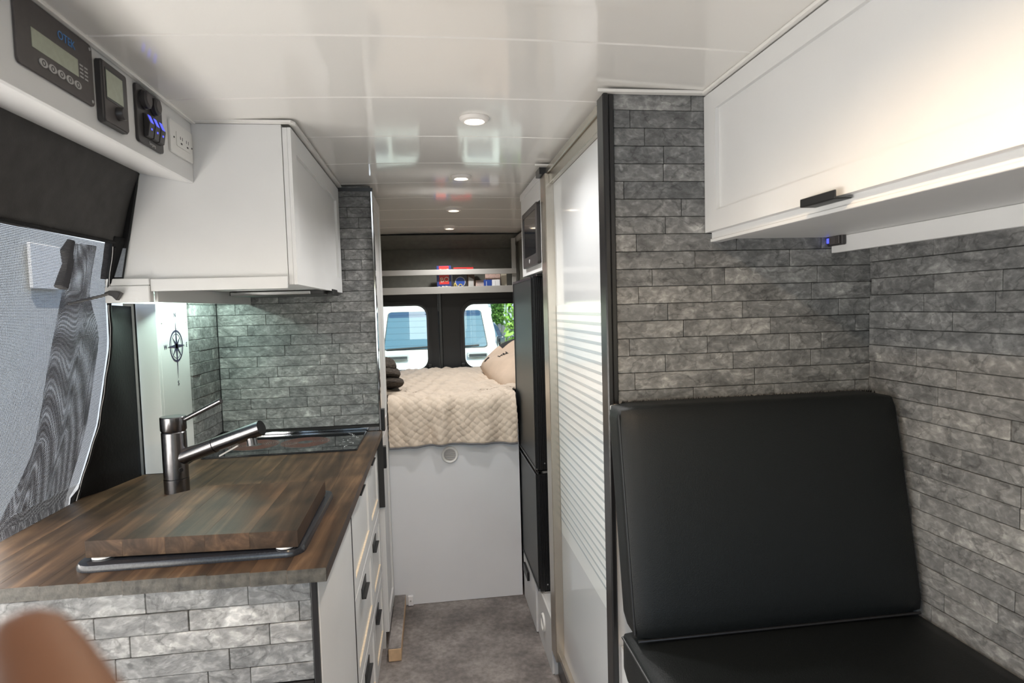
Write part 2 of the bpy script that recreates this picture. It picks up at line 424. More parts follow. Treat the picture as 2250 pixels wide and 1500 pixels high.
# --- brick courses
def brick(parent, axis, sgn, pos, u0, u1, z0, z1):
    g = .0006; t = .008+random.uniform(-.0008, .0018)
    if u1-u0 < .012: return
    if axis == 'y': bm = box(u0+g, u1-g, pos, pos+sgn*t, z0+g, z1-g, .0011)
    else: bm = box(pos, pos+sgn*t, u0+g, u1-g, z0+g, z1-g, .0011)
    obj('brick', bm, 'slate', parent)
def courses(parent, axis, sgn, pos, rows):
    for z1, z0, us in rows:
        for a, b in zip(us, us[1:]): brick(parent, axis, sgn, pos, a, b, z0, z1)
def rowz(k): return ZC-PITCH*k, ZC-PITCH*(k+1)
def fill(lo, hi, rnd=(.15, .25)):
    """random joints between lo and hi"""
    out = []; u = lo+random.uniform(.04, .2)
    while u < hi-.05: out.append(u); u += random.uniform(*rnd)
    return out

# wall behind the bench (faces the camera)
wb = sroot('wall_bench', (.77, YP, 0)); wb['label'] = 'dark slate brick wall behind the black bench'
obj('core', box(.43, 1.16, YP, YP+.03, 0, 1.895), 'grout', wb)
PJ = [[.628], [.477], [.512], [.559], [.558], [.46], [.601], [.561], [.488, .739, .962], [.633, .879], [.526, .71, .952], [.491, .676, .936], [.564, .754, 1.01], [.603, .827, 1.055], [.467, .663, .877, .962], [.556, .729, .934], [.479, .785, .985], [.626, .836, 1.055]]
rows = []
for k, js in enumerate(PJ):
    z1, z0 = rowz(k); rows.append((z1, z0, [.437]+js+([.67] if k < 8 else [XR])))
courses(wb, 'y', -1, YP, rows)
obj('lower_panel', box(.425, XR, YP-.012, YP, 0, 1.15), 'white', wb)
obj('panel_cap', box(.412, .47, YP-.035, YP-.002, 1.150, 1.163, .002), 'white', wb)
# right wall beside the bench
wr = sroot('wall_right', (XR, .7, 0)); wr['label'] = 'grey slate brick wall at the right of the bench'
obj('core', box(XR, XR+.03, -.6, 4.4, 0, 1.90), 'grout', wr)
RJ = [[1.36, 1.196], [1.272], [1.385, 1.193], [1.223], [1.146], [], [1.24], [1.136], [1.18], [1.194], [1.294, 1.153], [1.12], [1.201], [1.153], [1.228], [1.251], [], [1.16], [1.234], [1.159], [1.191]]
rows = []
for k, js in enumerate(RJ):
    z1, z0 = rowz(k+9)
    z1 += .006; z0 += .006
    lo = min(js+[1.2]); us = [.2]+fill(.2, lo-.1)+sorted(js)+[YP-.009]
    rows.append((z1, z0, us))
courses(wr, 'x', -1, XR, rows)
obj('cab_side', box(XR, XR+.03, -1.7, -.6, 0, .95), 'white', wr)
obj('cab_side_top', box(XR, XR+.03, -1.7, -.6, 1.5, 1.9), 'white', wr)
# wall behind the stove
ws = sroot('wall_stove', (-.5, YB, 0)); ws['label'] = 'slate brick backsplash behind the black cooktop'
obj('core', box(-.9, -.213, YB, YB+.012, .6, 1.888), 'grout', ws)
SJ = {2: [-.314], 3: [-.271], 6: [-.332], 7: [-.266], 8: [-.332]}
BJ = [[-.589], [-.752, -.391], [-.64, -.445], [-.71, -.447, -.281], [-.749, -.55, -.393], [-.575, -.364], [-.68, -.442], [-.786, -.606, -.376, -.261], [-.64, -.391], [-.748, -.564, -.323], [-.712, -.498, -.282], [-.655, -.449, -.37], [-.761, -.592, -.398]]
rows = []
for k in range(10): rows.append((*rowz(k), [-.365]+SJ.get(k, [])+[-.2215]))
for k, js in enumerate(BJ): rows.append((*rowz(k+10), [XL+.009]+js+[-.2215]))
courses(ws, 'y', -1, YB, rows)
# left wall: tiled stretch beside the stove, plain shell further back, header over the sliding door
wlft = sroot('wall_left', (XL, 2.3, 0)); wlft['label'] = 'slate brick wall at the left of the cooktop'
obj('core', box(XL-.03, XL, 1.99, YB-.0005, .925, 1.6), 'grout', wlft)
rows = []
for k in range(10, 23):
    us = [2.205]+([2.205+random.uniform(.06, .13)] if k % 3 != 1 else [])+([2.41] if k % 2 else [])+[YB-.009]
    rows.append((*rowz(k), us))
courses(wlft, 'x', 1, XL, rows)
obj('rear_panel', box(-.93, -.9, 1.99, 4.4, 0, 1.9), 'headliner', wlft)
obj('roof_edge', box(-1.0, -.8, -1.7, 1.985, 1.80, 1.9), 'headliner', wlft)
obj('cab_side', box(-1.02, -.99, -1.7, -.25, 0, .95), 'white', wlft)
obj('cab_side_top', box(-1.02, -.99, -1.7, -.25, 1.5, 1.9), 'white', wlft)
# front of the cab, behind the camera: dash below, header above, windshield open between them
wf = sroot('wall_front', (.1, -1.7, 0)); wf['label'] = 'cab front below and above the windshield'
obj('dash', box(-1.0, 1.13, -1.72, -1.5, 0, .92), 'door_blk', wf)
obj('header', box(-1.0, 1.13, -1.72, -1.6, 1.66, 1.9), 'headliner', wf)

# ceiling mouldings and wall edge trims
def trim(n, bm, mat, label):
    o = obj('trim_%d' % n, bm, mat); tag(o, label, kind='structure'); return o
trim(1, prism([(.395, 1.372), (.42, 1.388), (1.1, 1.388), (1.1, 1.372)], 1.887, 1.8935), 'ceil', 'white moulding where the bench wall meets the ceiling')
trim(2, box(.408, .422, YP-.022, YP+.03, 0, 1.887, .003), 'black', 'glossy black edge strip of the slate wall, outer half')
trim(3, box(.4235, .436, YP-.014, YP-.001, 1.163, 1.887, .002), 'black', 'black inner edge strip beside the slate wall')
trim(4, box(-.2215, -.2125, YB-.018, YB+.012, .9205, 1.872, .002), 'chrome', 'polished edge strip at the right of the stove wall')
trim(5, box(XL+.009, -.2215, YB-.013, YB-.0085, .9205, .936, .0015), 'chrome', 'polished strip along the foot of the stove wall')
trim(6, box(-.362, -.2125, YB-.012, YB+.012, 1.873, 1.885), 'black', 'black strip over the stove wall')
trim(7, box(XL, XL+.012, YB-.012, YB-.0095, .9205, 1.46), 'black', 'dark corner joint between the tiled walls')

# ================================================================== REAR OF THE VAN
YD = 4.2
# two rear doors with a window each
def rear_door(n, x0, x1, wx0, wx1, label):
    d = sroot('door_%d' % n, ((x0+x1)/2, YD, 0)); d['label'] = label
    r = .075; inner = rrect(wx0, wx1, .99, 1.432, r, 8)
    outer = []
    # outer loop with the same point count, pushed to the door outline
    for (px, pz) in inner:
        cx, cz = (wx0+wx1)/2, 1.21
        outer.append((x1 if px > cx else x0, 1.545 if pz > cz else -.1))
    bm = bmesh.new()
    ring(outer, inner, YD, YD+.05, 'y', bm)
    obj('door_panel', bm, 'door_blk', d)
    g = .018
    s = ring(rrect(wx0-.026, wx1+.026, .965, 1.458, r+.026, 8), rrect(wx0, wx1, .99, 1.432, r, 8), YD-.018, YD-.0005, 'y')
    obj('window_surround', s, 'door_blk', d)
    s = ring(rrect(wx0-.008, wx1+.008, .982, 1.44, r+.008, 8), rrect(wx0+.004, wx1-.004, .994, 1.428, r-.004, 8), YD-.024, YD-.0185, 'y')
    obj('seal', s, 'seal', d)
    return d
rear_door(1, -.9, .05, -.75, -.028, 'black rear door at the left with rounded window')
rear_door(2, .075, 1.08, .222, .95, 'black rear door at the right with rounded window')
for n, (a, b) in enumerate(((-.75, -.028), (.222, .95))):
    w = obj('window_%d' % (n+1), box(a-.01, b+.01, YD+.02, YD+.025, .98, 1.44), 'pane'); tag(w, 'rear window pane in the %s door' % ('left', 'right')[n], kind='structure')
    for k in range(9):
        z = 1.03+.042*k
        obj('heating_wire', box(a+.01, b-.01, YD+.0188, YD+.0196, z, z+.0009), 'defrost', w)
t = trim(8, box(.0505, .0745, YD-.015, YD+.04, .1, 1.545, .004), 'seal', 'black seal between the two rear doors')
for k, x in enumerate((-.015, .212)):
    o = obj('window_catch', box(x-.018, x+.012, YD-.055, YD-.026, 1.005, 1.03, .004), 'seal')
    tag(o, ('black catch at the foot of the left rear window', 'black catch at the foot of the right rear window')[k], 'catch', 'rear window catches')
# rear wall above the doors
o = obj('wall_rear', box(-.9, 1.1, YD, YD+.05, 1.5455, 1.9), 'headliner'); tag(o, 'dull grey lining above the rear doors', kind='structure')
bm = prism([(4.05, 1.89), (4.199, 1.89), (4.199, 1.808), (4.17, 1.815), (4.09, 1.86)], -.9, 1.1, 'x')
trim(9, bm, 'headliner', 'sloping grey header above the rear shelf')

sh = thing('rear_shelf', (.1, 4.1, 1.5), 'grey wooden shelf with two front rails over the bed', 'shelf')
obj('board', box(-.88, .575, 4.012, YD-.001, 1.508, 1.52), 'grey_panel', sh)
obj('lower_rail', box(-.88, .56, 3.995, 4.0115, 1.502, 1.547, .0015), 'grey_panel', sh)
obj('upper_rail', box(-.88, .572, 3.995, 4.0115, 1.624, 1.659, .0015), 'grey_panel', sh)
obj('end_post', box(.545, .572, 4.012, 4.03, 1.521, 1.86, .0015), 'grey_panel', sh)
# cupboard beside the shelf
ru = thing('side_cupboard', (.75, 3.6, 1.47), 'grey open cupboard along the right wall beside the rear shelf', 'cupboard')
obj('face_frame', ring([(3.1, 1.5), (4.19, 1.5), (4.19, 1.87), (3.1, 1.87)], [(3.14, 1.53), (4.15, 1.53), (4.15, 1.84), (3.14, 1.84)], .577, .595, 'x'), 'grey_panel', ru)
obj('body', prism([(.596, 1.5), (1.09, 1.5), (1.09, 1.515), (.62, 1.515), (.62, 1.87), (.596, 1.87)], 3.1, 4.19, 'y'), 'headliner', ru)

# ---- games and boxes on the shelf
def box_thing(name, x0, x1, y0, y1, z1, mat, label, cat, group=None, rot=0.):
    t = thing(name, ((x0+x1)/2, (y0+y1)/2, 1.5205), label, cat, group)
    obj('carton', box(x0, x1, y0, y1, 1.5205, z1, .0012), mat, t); return t
M['game_blue'] = plain('game_blue', (.02, .035, .16), .4); M['game_red'] = plain('game_red', (.55, .03, .025), .4)
M['cream'] = plain('cream_card', (.68, .62, .50), .6); M['game_dark'] = plain('game_dark', (.03, .026, .03), .4, noise=.5, nscale=90)
M['game_brown'] = plain('game_brown', (.10, .055, .035), .5, noise=.4, nscale=80); M['blue_box'] = plain('blue_box', (.02, .06, .28), .4)
M['pink'] = plain('pinkish_card', (.60, .42, .36), .6, noise=.2, nscale=120); M['gold'] = plain('gold_print', (.62, .48, .10), .4)
X3, Z3 = (1, 0, 0), (0, 0, 1)
t = box_thing('game_box', .046, .142, 4.03, 4.065, 1.686, 'game_blue', 'tall blue and red card game box on the rear shelf', 'game')
obj('red_panel', box(.062, .126, 4.0288, 4.0298, 1.565, 1.684), 'game_red', t)
text('lettering', 'SKIP', .034, (.094, 4.0284, 1.652), X3, (.12, 0, 1), 'cream', t)
text('lettering', 'BO', .044, (.098, 4.0284, 1.594), (1, 0, .12), (-.12, 0, 1), 'cream', t)
for k in range(4):
    x = .062+.02*k
    obj('printed_card', prism([(x-.008, 1.523), (x+.012, 1.523), (x+.014+.003*k, 1.552-.003*abs(k-1.5)), (x-.006+.003*k, 1.556-.003*abs(k-1.5))], 4.0279-.0001*k, 4.0288, 'y'), 'cream', t)
t = box_thing('game_box', .149, .245, 4.03, 4.06, 1.665, 'game_dark', 'dark game box with a round gold emblem beside the blue game', 'game')
obj('emblem', lathe([(.0, 0), (.034, 0), (.034, .0008), (0, .0008)], (.2, 4.0288, 1.578), 28, 'y'), 'blue_box', t)
obj('emblem_ring', ring([(.2+.034*math.cos(a*PI/12), 1.578+.034*math.sin(a*PI/12)) for a in range(24)], [(.2+.030*math.cos(a*PI/12), 1.578+.030*math.sin(a*PI/12)) for a in range(24)], 4.0279, 4.0287, 'y'), 'print_grey', t)
obj('emblem_ring', ring([(.2+.012*math.cos(a*PI/12), 1.553+.012*math.sin(a*PI/12)) for a in range(24)], [(.2+.008*math.cos(a*PI/12), 1.553+.008*math.sin(a*PI/12)) for a in range(24)], 4.0271, 4.0286, 'y'), 'gold', t)
obj('gold_mark', ring([(.165+.008*math.cos(a*PI/12), 1.553+.02*math.sin(a*PI/12)) for a in range(24)], [(.165+.004*math.cos(a*PI/12), 1.553+.013*math.sin(a*PI/12)) for a in range(24)], 4.0271, 4.0286, 'y'), 'gold', t)
t = box_thing('game_box', .158, .292, 4.07, 4.12, 1.676, 'game_red', 'red game box standing behind the dark one', 'game')
t = box_thing('game_box', .247, .294, 4.03, 4.066, 1.64, 'game_brown', 'brown game box with a pale card on its face', 'game')
obj('pale_card', prism([(.252, 1.524), (.275, 1.524), (.288, 1.54), (.287, 1.595), (.255, 1.61)], 4.0288, 4.0298, 'y'), 'print_grey', t)
t = box_thing('card_box', .302, .36, 4.04, 4.06, 1.586, 'pink', 'small cream card box with a grey grid front', 'box')
for k in range(5): obj('printed_line', box(.31, .352, 4.0388, 4.0398, 1.537+.009*k, 1.541+.009*k), 'print_grey', t)
t = box_thing('card_box', .355, .408, 4.022, 4.038, 1.588, 'blue_box', 'small bright blue card box on the rear shelf', 'box')
obj('printed_line', box(.371, .3735, 4.0208, 4.0218, 1.54, 1.578), 'print_white', t)
obj('printed_mark', ring([(.39+.006*math.cos(a*PI/6), 1.535+.006*math.sin(a*PI/6)) for a in range(12)], [(.39+.0035*math.cos(a*PI/6), 1.535+.0035*math.sin(a*PI/6)) for a in range(12)], 4.0208, 4.0218, 'y'), 'print_white', t)
t = box_thing('card_box', .41, .463, 4.022, 4.04, 1.588, 'print_white', 'small white card box beside the blue one', 'box')
obj('printed_line', box(.431, .4325, 4.0208, 4.0218, 1.535, 1.58), 'print_grey', t)
t = box_thing('notebook', .37, .47, 4.065, 4.08, 1.63, 'pink', 'pinkish notebook leaning behind the card boxes', 'book')
t = box_thing('notebook', .475, .512, 4.05, 4.075, 1.632, 'cream', 'narrow cream notebook at the right end of the shelf', 'book')

# ---- bed
bp = thing('bed_base', (.08, 2.9, 0), 'white bed platform panel closing the end of the aisle', 'bed base')
obj('front_panel', box(-.232, .396, 2.85, 2.868, .002, .845), 'bed_white', bp)
obj('platform', prism([(-.22, 2.869), (.39, 2.869), (.39, 2.952), (1.09, 2.952), (1.09, 4.18), (-.89, 4.18), (-.89, 2.869)], .80, .845), 'bed_white', bp)
v = lathe([(.040, 0), (.040, -.006), (.036, -.010), (.0285, -.008), (.028, 0)], (.065, 2.8498, .713), 36, 'y'); vo = obj('air_vent', v, 'plastic_wh', bp, smooth=True)
obj('vent_disc', lathe([(0, -.004), (.0275, -.004), (.0275, 0), (0, 0)], (.065, 2.8496, .713), 32, 'y'), 'print_grey', vo)
for k in range(5):
    z = .697+.008*k; w = math.sqrt(max(0, .026**2-(z-.713)**2))
    obj('louvre', prism([(2.842, z-.002), (2.8458, z-.0035), (2.8458, z), (2.843, z+.001)], .065-w, .065+w, 'x'), 'print_grey', vo)
br = obj('bracket', box(-.155, -.130, 2.835, 2.8495, .003, .05, .002), 'print_white', bp)
obj('screw', lathe([(0, -.002), (.004, -.002), (.004, 0), (0, 0)], (-.143, 2.835, .027), 12, 'y'), 'print_grey', br)

mt = obj('mattress', prism([(-.208, 2.872), (.385, 2.872), (.385, 2.952), (1.07, 2.952), (1.07, 4.14), (-.87, 4.14), (-.87, 2.86), (-.208, 2.86)], .8455, .975, bev=.01), 'mattress'); tag(mt, 'grey mattress showing under the beige quilt', 'mattress')
def quilt_pt(u, v):
    # u across the van, v from the rear over the top and down the front
    L = v*1.50; top = 1.24; yr = 4.12
    k = max(0, min(1, (L-(yr-3.06))/.09)); k = k*k*(3-2*k)
    xa, xb = -.86+k*.648, 1.06-k*.674; x = xa+(xb-xa)*u
    rc = .06; arc = rc*PI/2
    base = .992
    if L < top-.0: y, z, nx = yr-L, base, Vector((0, 0, 1))
    elif L < top+arc:
        a = (L-top)/rc; y = yr-top-rc*math.sin(a); z = base-rc+rc*math.cos(a); nx = Vector((0, -math.sin(a), math.cos(a)))
    else:
        y = yr-top-rc; z = base-rc-(L-top-arc); nx = Vector((0, -1, 0))
    # quilted diamonds
    s = .0175
    wob = .35*math.sin(x*17+L*9)+.3*math.sin(x*41-L*23)
    p, q = (x*.8+L)/s+wob, (x*.8-L)/s-wob
    d = (abs(math.sin(PI*p/2))*abs(math.sin(PI*q/2)))**.5
    wr = .006*math.sin(x*23+3*math.sin(L*9))*math.sin(L*13+x*7)+.005*math.sin(x*61+L*17+2*math.sin(x*11))+.0035*math.sin(x*97-L*43)
    puff = .012*math.sin(x*5.3+1)*math.sin(L*4.1)
    hang = max(0, (L-top)/.25)
    fold = hang*.010*math.sin(x*31+2*math.sin(x*7))+hang*.006*math.sin(x*57)
    hem = 0
    if L > top+arc: hem = .007*math.sin(x*6+1.4)*hang
    return Vector((x, y, z+hem))+nx*((.0045*d if L < 1.5 else 0)+wr*.75+puff+fold+.002)
bm = grid(quilt_pt, 420, 300)
q = obj('quilt', bm, 'quilt', smooth='all'); tag(q, 'beige quilted bedspread hanging over the front of the bed', 'quilt'); solid(q, .006, -1)
def hem_pt(u): 
    p = quilt_pt(u, 1.0); return p
bm = tube([hem_pt(i/120)+Vector((0, -.003, -.004)) for i in range(121)], .0055, 8)
obj('hem', bm, 'mattress', q, smooth=True)
# pillow leaning up on the right
def pillow():
    bm = bmesh.new(); n = 26
    hw, hh, th = .26, .34, .085
    top = {}; 
    for side in (1, -1):
        for i in range(n+1):
            for j in range(n+1):
                a, b = -1+2*i/n, -1+2*j/n
                k = max(0, (1-a**4)*(1-b**4))**.55
                x = a*hw*(1-.07*b*b); y = b*hh*(1-.07*a*a)
                z = side*th*k+.008*math.sin(7*a+5*b)*k
                edge = i in (0, n) or j in (0, n)
                if edge and side == -1: top[(side, i, j)] = top[(1, i, j)]
                else: top[(side, i, j)] = bm.verts.new((x, y, z))
    for side in (1, -1):
        for i in range(n):
            for j in range(n):
                f = [top[(side, i, j)], top[(side, i+1, j)], top[(side, i+1, j+1)], top[(side, i, j+1)]]
                bm.faces.new(f if side == 1 else f[::-1])
    # stand it: local y up, leaning back, long side along the van
    mx = Matrix.Translation((.545, 3.42, 1.112)) @ Matrix.Rotation(R(4), 4, 'Z') @ Matrix.Rotation(R(-27), 4, 'Y') @ Matrix.Rotation(R(8), 4, 'X')
    bm.transform(mx); return bm, mx
bm, pmx = pillow()
pl = obj('pillow', bm, 'pillow', smooth='all'); tag(pl, 'beige pillow with black printed writing on the bed', 'pillow')
xd, yd = (pmx.to_3x3() @ Vector((1, 0, 0))), (pmx.to_3x3() @ Vector((0, 1, 0)))
def pil(a, b, d=.003):
    k = max(0, (1-a**4)*(1-b**4))**.55
    return pmx @ Vector((a*.26*(1-.07*b*b), b*.34*(1-.07*a*a), .085*k+.008*math.sin(7*a+5*b)*k+d))
def strip(name, pts, r, parent):
    obj(name, tube([pil(a, b) for a, b in pts], r, 6), 'print_blk', parent)
def scrib(cx, cy, s, shapes):
    for sh_ in shapes: strip('printed_letter', [(cx+s*x, cy+s*y*1.45) for x, y in sh_], .0022, pl)
scrib(-.45, .05, .10, [[(-1.2, .5), (-1.0, -.4), (-.75, .2), (-.5, -.4), (-.3, .5)], [(-.1, .3), (-.05, -.4)], [(.2, .8), (.2, -.4)], [(.85, .8), (.85, -.4), (.5, -.3), (.5, .1), (.85, .15)]])
scrib(-.78, .5, .08, [[(-1, 0), (-.5, .3), (-.1, 0), (.4, .3), (.8, -.1)], [(-.8, -.3), (0, -.2), (.7, -.4)]])
bm = grid(lambda u, v: pil(-.35+1.2*u, .42+.30*v+.10*math.sin(9*u)*(v), .002), 24, 6)
o = obj('printed_mountains', bm, 'print_blk', pl)
# folded fleece on the left
fl = thing('fleece_blanket', (-.25, 3.05, .99), 'dark brown fuzzy blanket folded at the left of the bed', 'blanket')
for k, (z, y0, l) in enumerate(((1.03, 3.14, .17), (1.085, 3.15, .155), (1.13, 3.17, .12))):
    xs = [-.42+(.25-.015*k)*i/60 for i in range(61)]
    bm = tube([(x, y0+.006*math.sin(40*x+k), z+.004*math.sin(55*x+2*k)) for x in xs], [1-.35*max(0, (i-53)/7)**2-.03*math.sin(i*.7+k) for i in range(61)], 90, flat=(l, .03))
    for v in bm.verts: v.co += Vector((random.uniform(-.0015, .0015), random.uniform(-.003, .003), random.uniform(-.003, .003)))
    obj('fold', bm, 'fleece', fl, smooth='all')

# ================================================================== KITCHEN SIDE (left)
ct = thing('countertop', (-.55, 1.8, .893), 'dark stained butcher block worktop of the galley kitchen', 'countertop')
XA = -.213
ws_ = [-.95, -.872, -.80, -.722, -.655, -.578, -.50, -.43, -.352, -.285, XA]
for a, b in zip(ws_, ws_[1:]):
    y1 = 1.965 if a < XL+.005 else YB-.014
    y0 = 1.154+.022*(-(a+b)/2-.213)/.5
    bm = box(a+.00005, b-.00005, y0, y1, .893, .92, .0003)
    for f in bm.faces:
        if f.normal.y < -.9: f.material_index = 1
    bm.normal_update()
    for f in bm.faces: f.material_index = 1 if f.normal.y < -.9 else 0
    obj('stave', bm, 'wood', ct, mats=['wood', 'woodend'])

# front unit: slate clad end, white side
ku = thing('kitchen_cabinet', (-.6, 1.45, 0), 'kitchen base cabinet with a pale slate clad end under the worktop', 'cabinet')
obj('body', box(-.93, -.249, 1.212, 1.665, .05, .892), 'white', ku)
obj('side_panel', box(-.248, -.236, 1.195, 1.663, .012, .892, .001), 'white', ku)
cl = obj('cladding_back', box(-.93, -.25, 1.202, 1.2115, .05, .892), 'grout', ku)
CJ = [[-.552, -.367], [-.477, -.274], [-.583, -.331], [-.61, -.407], [-.448, -.37]]
zz = [.886, .8425, .802, .7605, .719, .683]
for k, js in enumerate(CJ):
    us = [-.93]+sorted(fill(-.93, js[0]-.1))+js+[-.2505]
    for a, b in zip(us, us[1:]): brick(cl, 'y', -1, 1.202, a, b, zz[k+1], zz[k])
obj('edge_strip', box(-.2500, -.2375, 1.186, 1.1945, .672, .892, .002), 'black', ku)
obj('edge_strip', box(-.93, -.2505, 1.189, 1.2015, .670, .682, .002), 'black', ku)
obj('lower_panel', box(-.93, -.25, 1.196, 1.2015, .05, .6695), 'white', ku)
obj('joint_strip', box(-.2485, -.2345, 1.6635, 1.670, .012, .892), 'black', ku)

def drawer_front(parent, y0, y1, z0, z1, xf, hy=None, hz=None):
    """shaker drawer front facing the aisle at x = xf"""
    d = obj('drawer', box(xf-.012, xf-.006, y0+.002, y1-.002, z0+.002, z1-.002), 'white', parent)
    w = .045
    bm = ring([(y0+.002, z0+.002), (y1-.002, z0+.002), (y1-.002, z1-.002), (y0+.002, z1-.002)], [(y0+w, z0+w), (y1-w, z0+w), (y1-w, z1-w), (y0+w, z1-w)], xf-.006, xf, 'x')
    obj('frame', bm, 'white', d)
    obj('bare_edge', box(xf-.0059, xf-.0002, y0+w, y1-w, z0+w, z0+w+.003), 'ply', d)
    if hy:
        h = bmesh.new(); bx(h, xf+.0002, xf+.003, hy-.055, hy+.055, hz-.002, hz+.026, .001); bx(h, xf+.0002, xf+.014, hy-.055, hy+.055, hz-.006, hz-.0022, .001)
        obj('handle', h, 'handle', d)
XD = -.236
for (a, b, lab, hy) in ((1.672, 2.14, 'white drawer unit with black tab pulls next to the slate clad end', 1.87), (2.142, 2.482, 'white drawer unit with black tab pulls next to the tall cupboard', 2.22)):
    du = thing('drawer_unit', (-.55, (a+b)/2, 0), lab, 'drawer unit', 'kitchen drawer units')
    obj('carcass', box(-.8, XD-.0125, a, b, .05, .892), 'white', du)
    obj('toe_kick', box(-.8, -.27, a, b, .0, .0495), 'white', du)
    for z0, z1, hz in ((.60, .888, .86), (.335, .598, .545), (.06, .333, .28)):
        drawer_front(du, a, b, z0, z1, XD, hy, hz)
# tall cupboard between the galley and the bed
tcab = thing('tall_cupboard', (-.5, 2.67, 0), 'tall white cupboard between the stove wall and the bed', 'cupboard')
obj('carcass', box(-.88, -.232, 2.4935, 2.845, .0, 1.885), 'white', tcab)
for z0, z1, hz in ((.07, .872, .80), (.878, 1.875, .955)):
    d = obj('door', box(-.2318, -.224, 2.4945, 2.843, z0, z1), 'white', tcab)
    obj('frame', ring([(2.4945, z0), (2.843, z0), (2.843, z1), (2.4945, z1)], [(2.545, z0+.05), (2.79, z0+.05), (2.79, z1-.05), (2.545, z1-.05)], -.2238, -.2165, 'x'), 'white', d)
    obj('handle', box(-.2163, -.203, 2.50, 2.53, hz-.045, hz+.045, .0015), 'handle', d)
# low boxed step along the foot of the cupboard
st = thing('floor_ledge', (-.22, 2.6, 0), 'vinyl topped wooden ledge along the foot of the tall cupboard', 'ledge')
obj('board', box(-.2155, -.165, 2.39, 2.847, .002, .052, .001), 'pine', st)
obj('vinyl_top', box(-.2155, -.166, 2.392, 2.847, .0522, .055), 'vinyl', st)

# ---- sink, its cover board, tap, cooktop
sk = thing('sink', (-.48, 1.42, .92), 'black composite sink rim set in the worktop under the board', 'sink')
bm = bmesh.new()
o1 = rrect(-.695, -.268, 1.218, 1.63, .035); o15 = rrect(-.692, -.271, 1.221, 1.627, .033); o2 = rrect(-.683, -.28, 1.23, 1.618, .028); o3 = rrect(-.655, -.308, 1.258, 1.59, .02)
loops = [(o1, .9203), (o1, .926), (o15, .9325), (o2, .9345), (o3, .9335), (o3, .9205)]
L = [[bm.verts.new((p[0], p[1], z)) for p in lp] for lp, z in loops]
for A, B in zip(L, L[1:]):
    for i in range(len(A)): bm.faces.new((A[i], A[(i+1) % len(A)], B[(i+1) % len(A)], B[i]))
bmesh.ops.recalc_face_normals(bm, faces=bm.faces)
obj('rim', bm, 'sink', sk, smooth=True)
obj('basin', prism(rrect(-.656, -.307, 1.257, 1.591, .02), .9203, .922), 'sink', sk)
bd = thing('sink_cover', (-.47, 1.4, .935), 'wooden cutting board with a cut corner covering the sink', 'cutting board')
poly = [(-.679, 1.248), (-.277, 1.222), (-.283, 1.575), (-.572, 1.597), (-.668, 1.508)]
cuts = [-.70, -.61, -.53, -.455, -.37, -.26]
for a, b in zip(cuts, cuts[1:]):
    pp = clip(clip(poly, -1, 0, -(a+.00005)), 1, 0, b-.00005)
    bm = prism(pp, .9385, .972, bev=.0002); bm.normal_update()
    for f in bm.faces: f.material_index = 0
    obj('stave', bm, 'wood', bd, mats=['wood', 'woodend'])
for x, y in ((-.655, 1.262), (-.305, 1.242), (-.305, 1.55), (-.60, 1.545)):
    obj('foot', lathe([(0, 0), (.019, 0), (.019, .0035), (0, .0035)], (x, y, .9348), 20), 'rubber_white', bd)

fc = thing('tap', (-.709, 1.736, .92), 'brushed gunmetal kitchen tap with a lever handle and pull-out spout', 'tap')
FX, FY = -.709, 1.75
obj('base', lathe([(0, .0005), (.0315, .0005), (.0315, .038), (.0295, .0395), (0, .0395)], (FX, FY, .92), 40), 'steel', fc, smooth=True)
obj('body', lathe([(0, .040), (.0312, .040), (.0312, .165), (.029, .168), (0, .168)], (FX, FY, .92), 40), 'steel', fc, smooth=True)
obj('cap', lathe([(0, .1685), (.030, .1685), (.0325, .173), (.0325, .207), (.031, .209), (0, .209)], (FX, FY, .92), 40), 'steel', fc, smooth=True)
A = Vector((FX+.02, FY-.005, 1.016)); B = Vector((-.463, FY-.06, 1.096)); D = (B-A).normalized()
obj('spout', tube([A, A+(B-A)*.42], .0205, 28), 'steel', fc, smooth=True)
obj('spray_head', tube([A+(B-A)*.425, A+(B-A)*.43, B], [.0195, .0205, .0205], 28), 'steel', fc, smooth=True)
nz = Vector((.12, 0, -1)).normalized()
S0 = B-D*.034
obj('nozzle', tube([S0+nz*.012, S0+nz*.036], .0135, 24), 'steel', fc, smooth=True)
T0 = B-D*.075
bm = bmesh.new(); vs = [T0+nz*.0215+Vector((0, -.006, 0)), T0+nz*.0215+Vector((0, .006, 0)), T0-D*.06+nz*.031+Vector((0, .006, 0)), T0-D*.06+nz*.031+Vector((0, -.006, 0))]
top = [bm.verts.new(v) for v in vs]; bot = [bm.verts.new(v+nz*.004) for v in vs]
bm.faces.new(top); bm.faces.new(bot[::-1])
for i in range(4): bm.faces.new((top[i], bot[i], bot[(i+1) % 4], top[(i+1) % 4]))
bmesh.ops.recalc_face_normals(bm, faces=bm.faces)
obj('spray_button', bm, 'print_grey', fc)
obj('lever', tube([(FX+.028, FY-.004, 1.118), (-.572, FY-.03, 1.17)], [.0065, .0072], 16), 'steel', fc, smooth=True)
obj('emblem', tube([(FX+.0285, FY-.0275, .982), (FX+.0255, FY-.0315, .982)] if False else [(FX+.0215, FY-.0225, .985), (FX+.0232, FY-.0242, .985)], .0055, 16), 'black', fc)

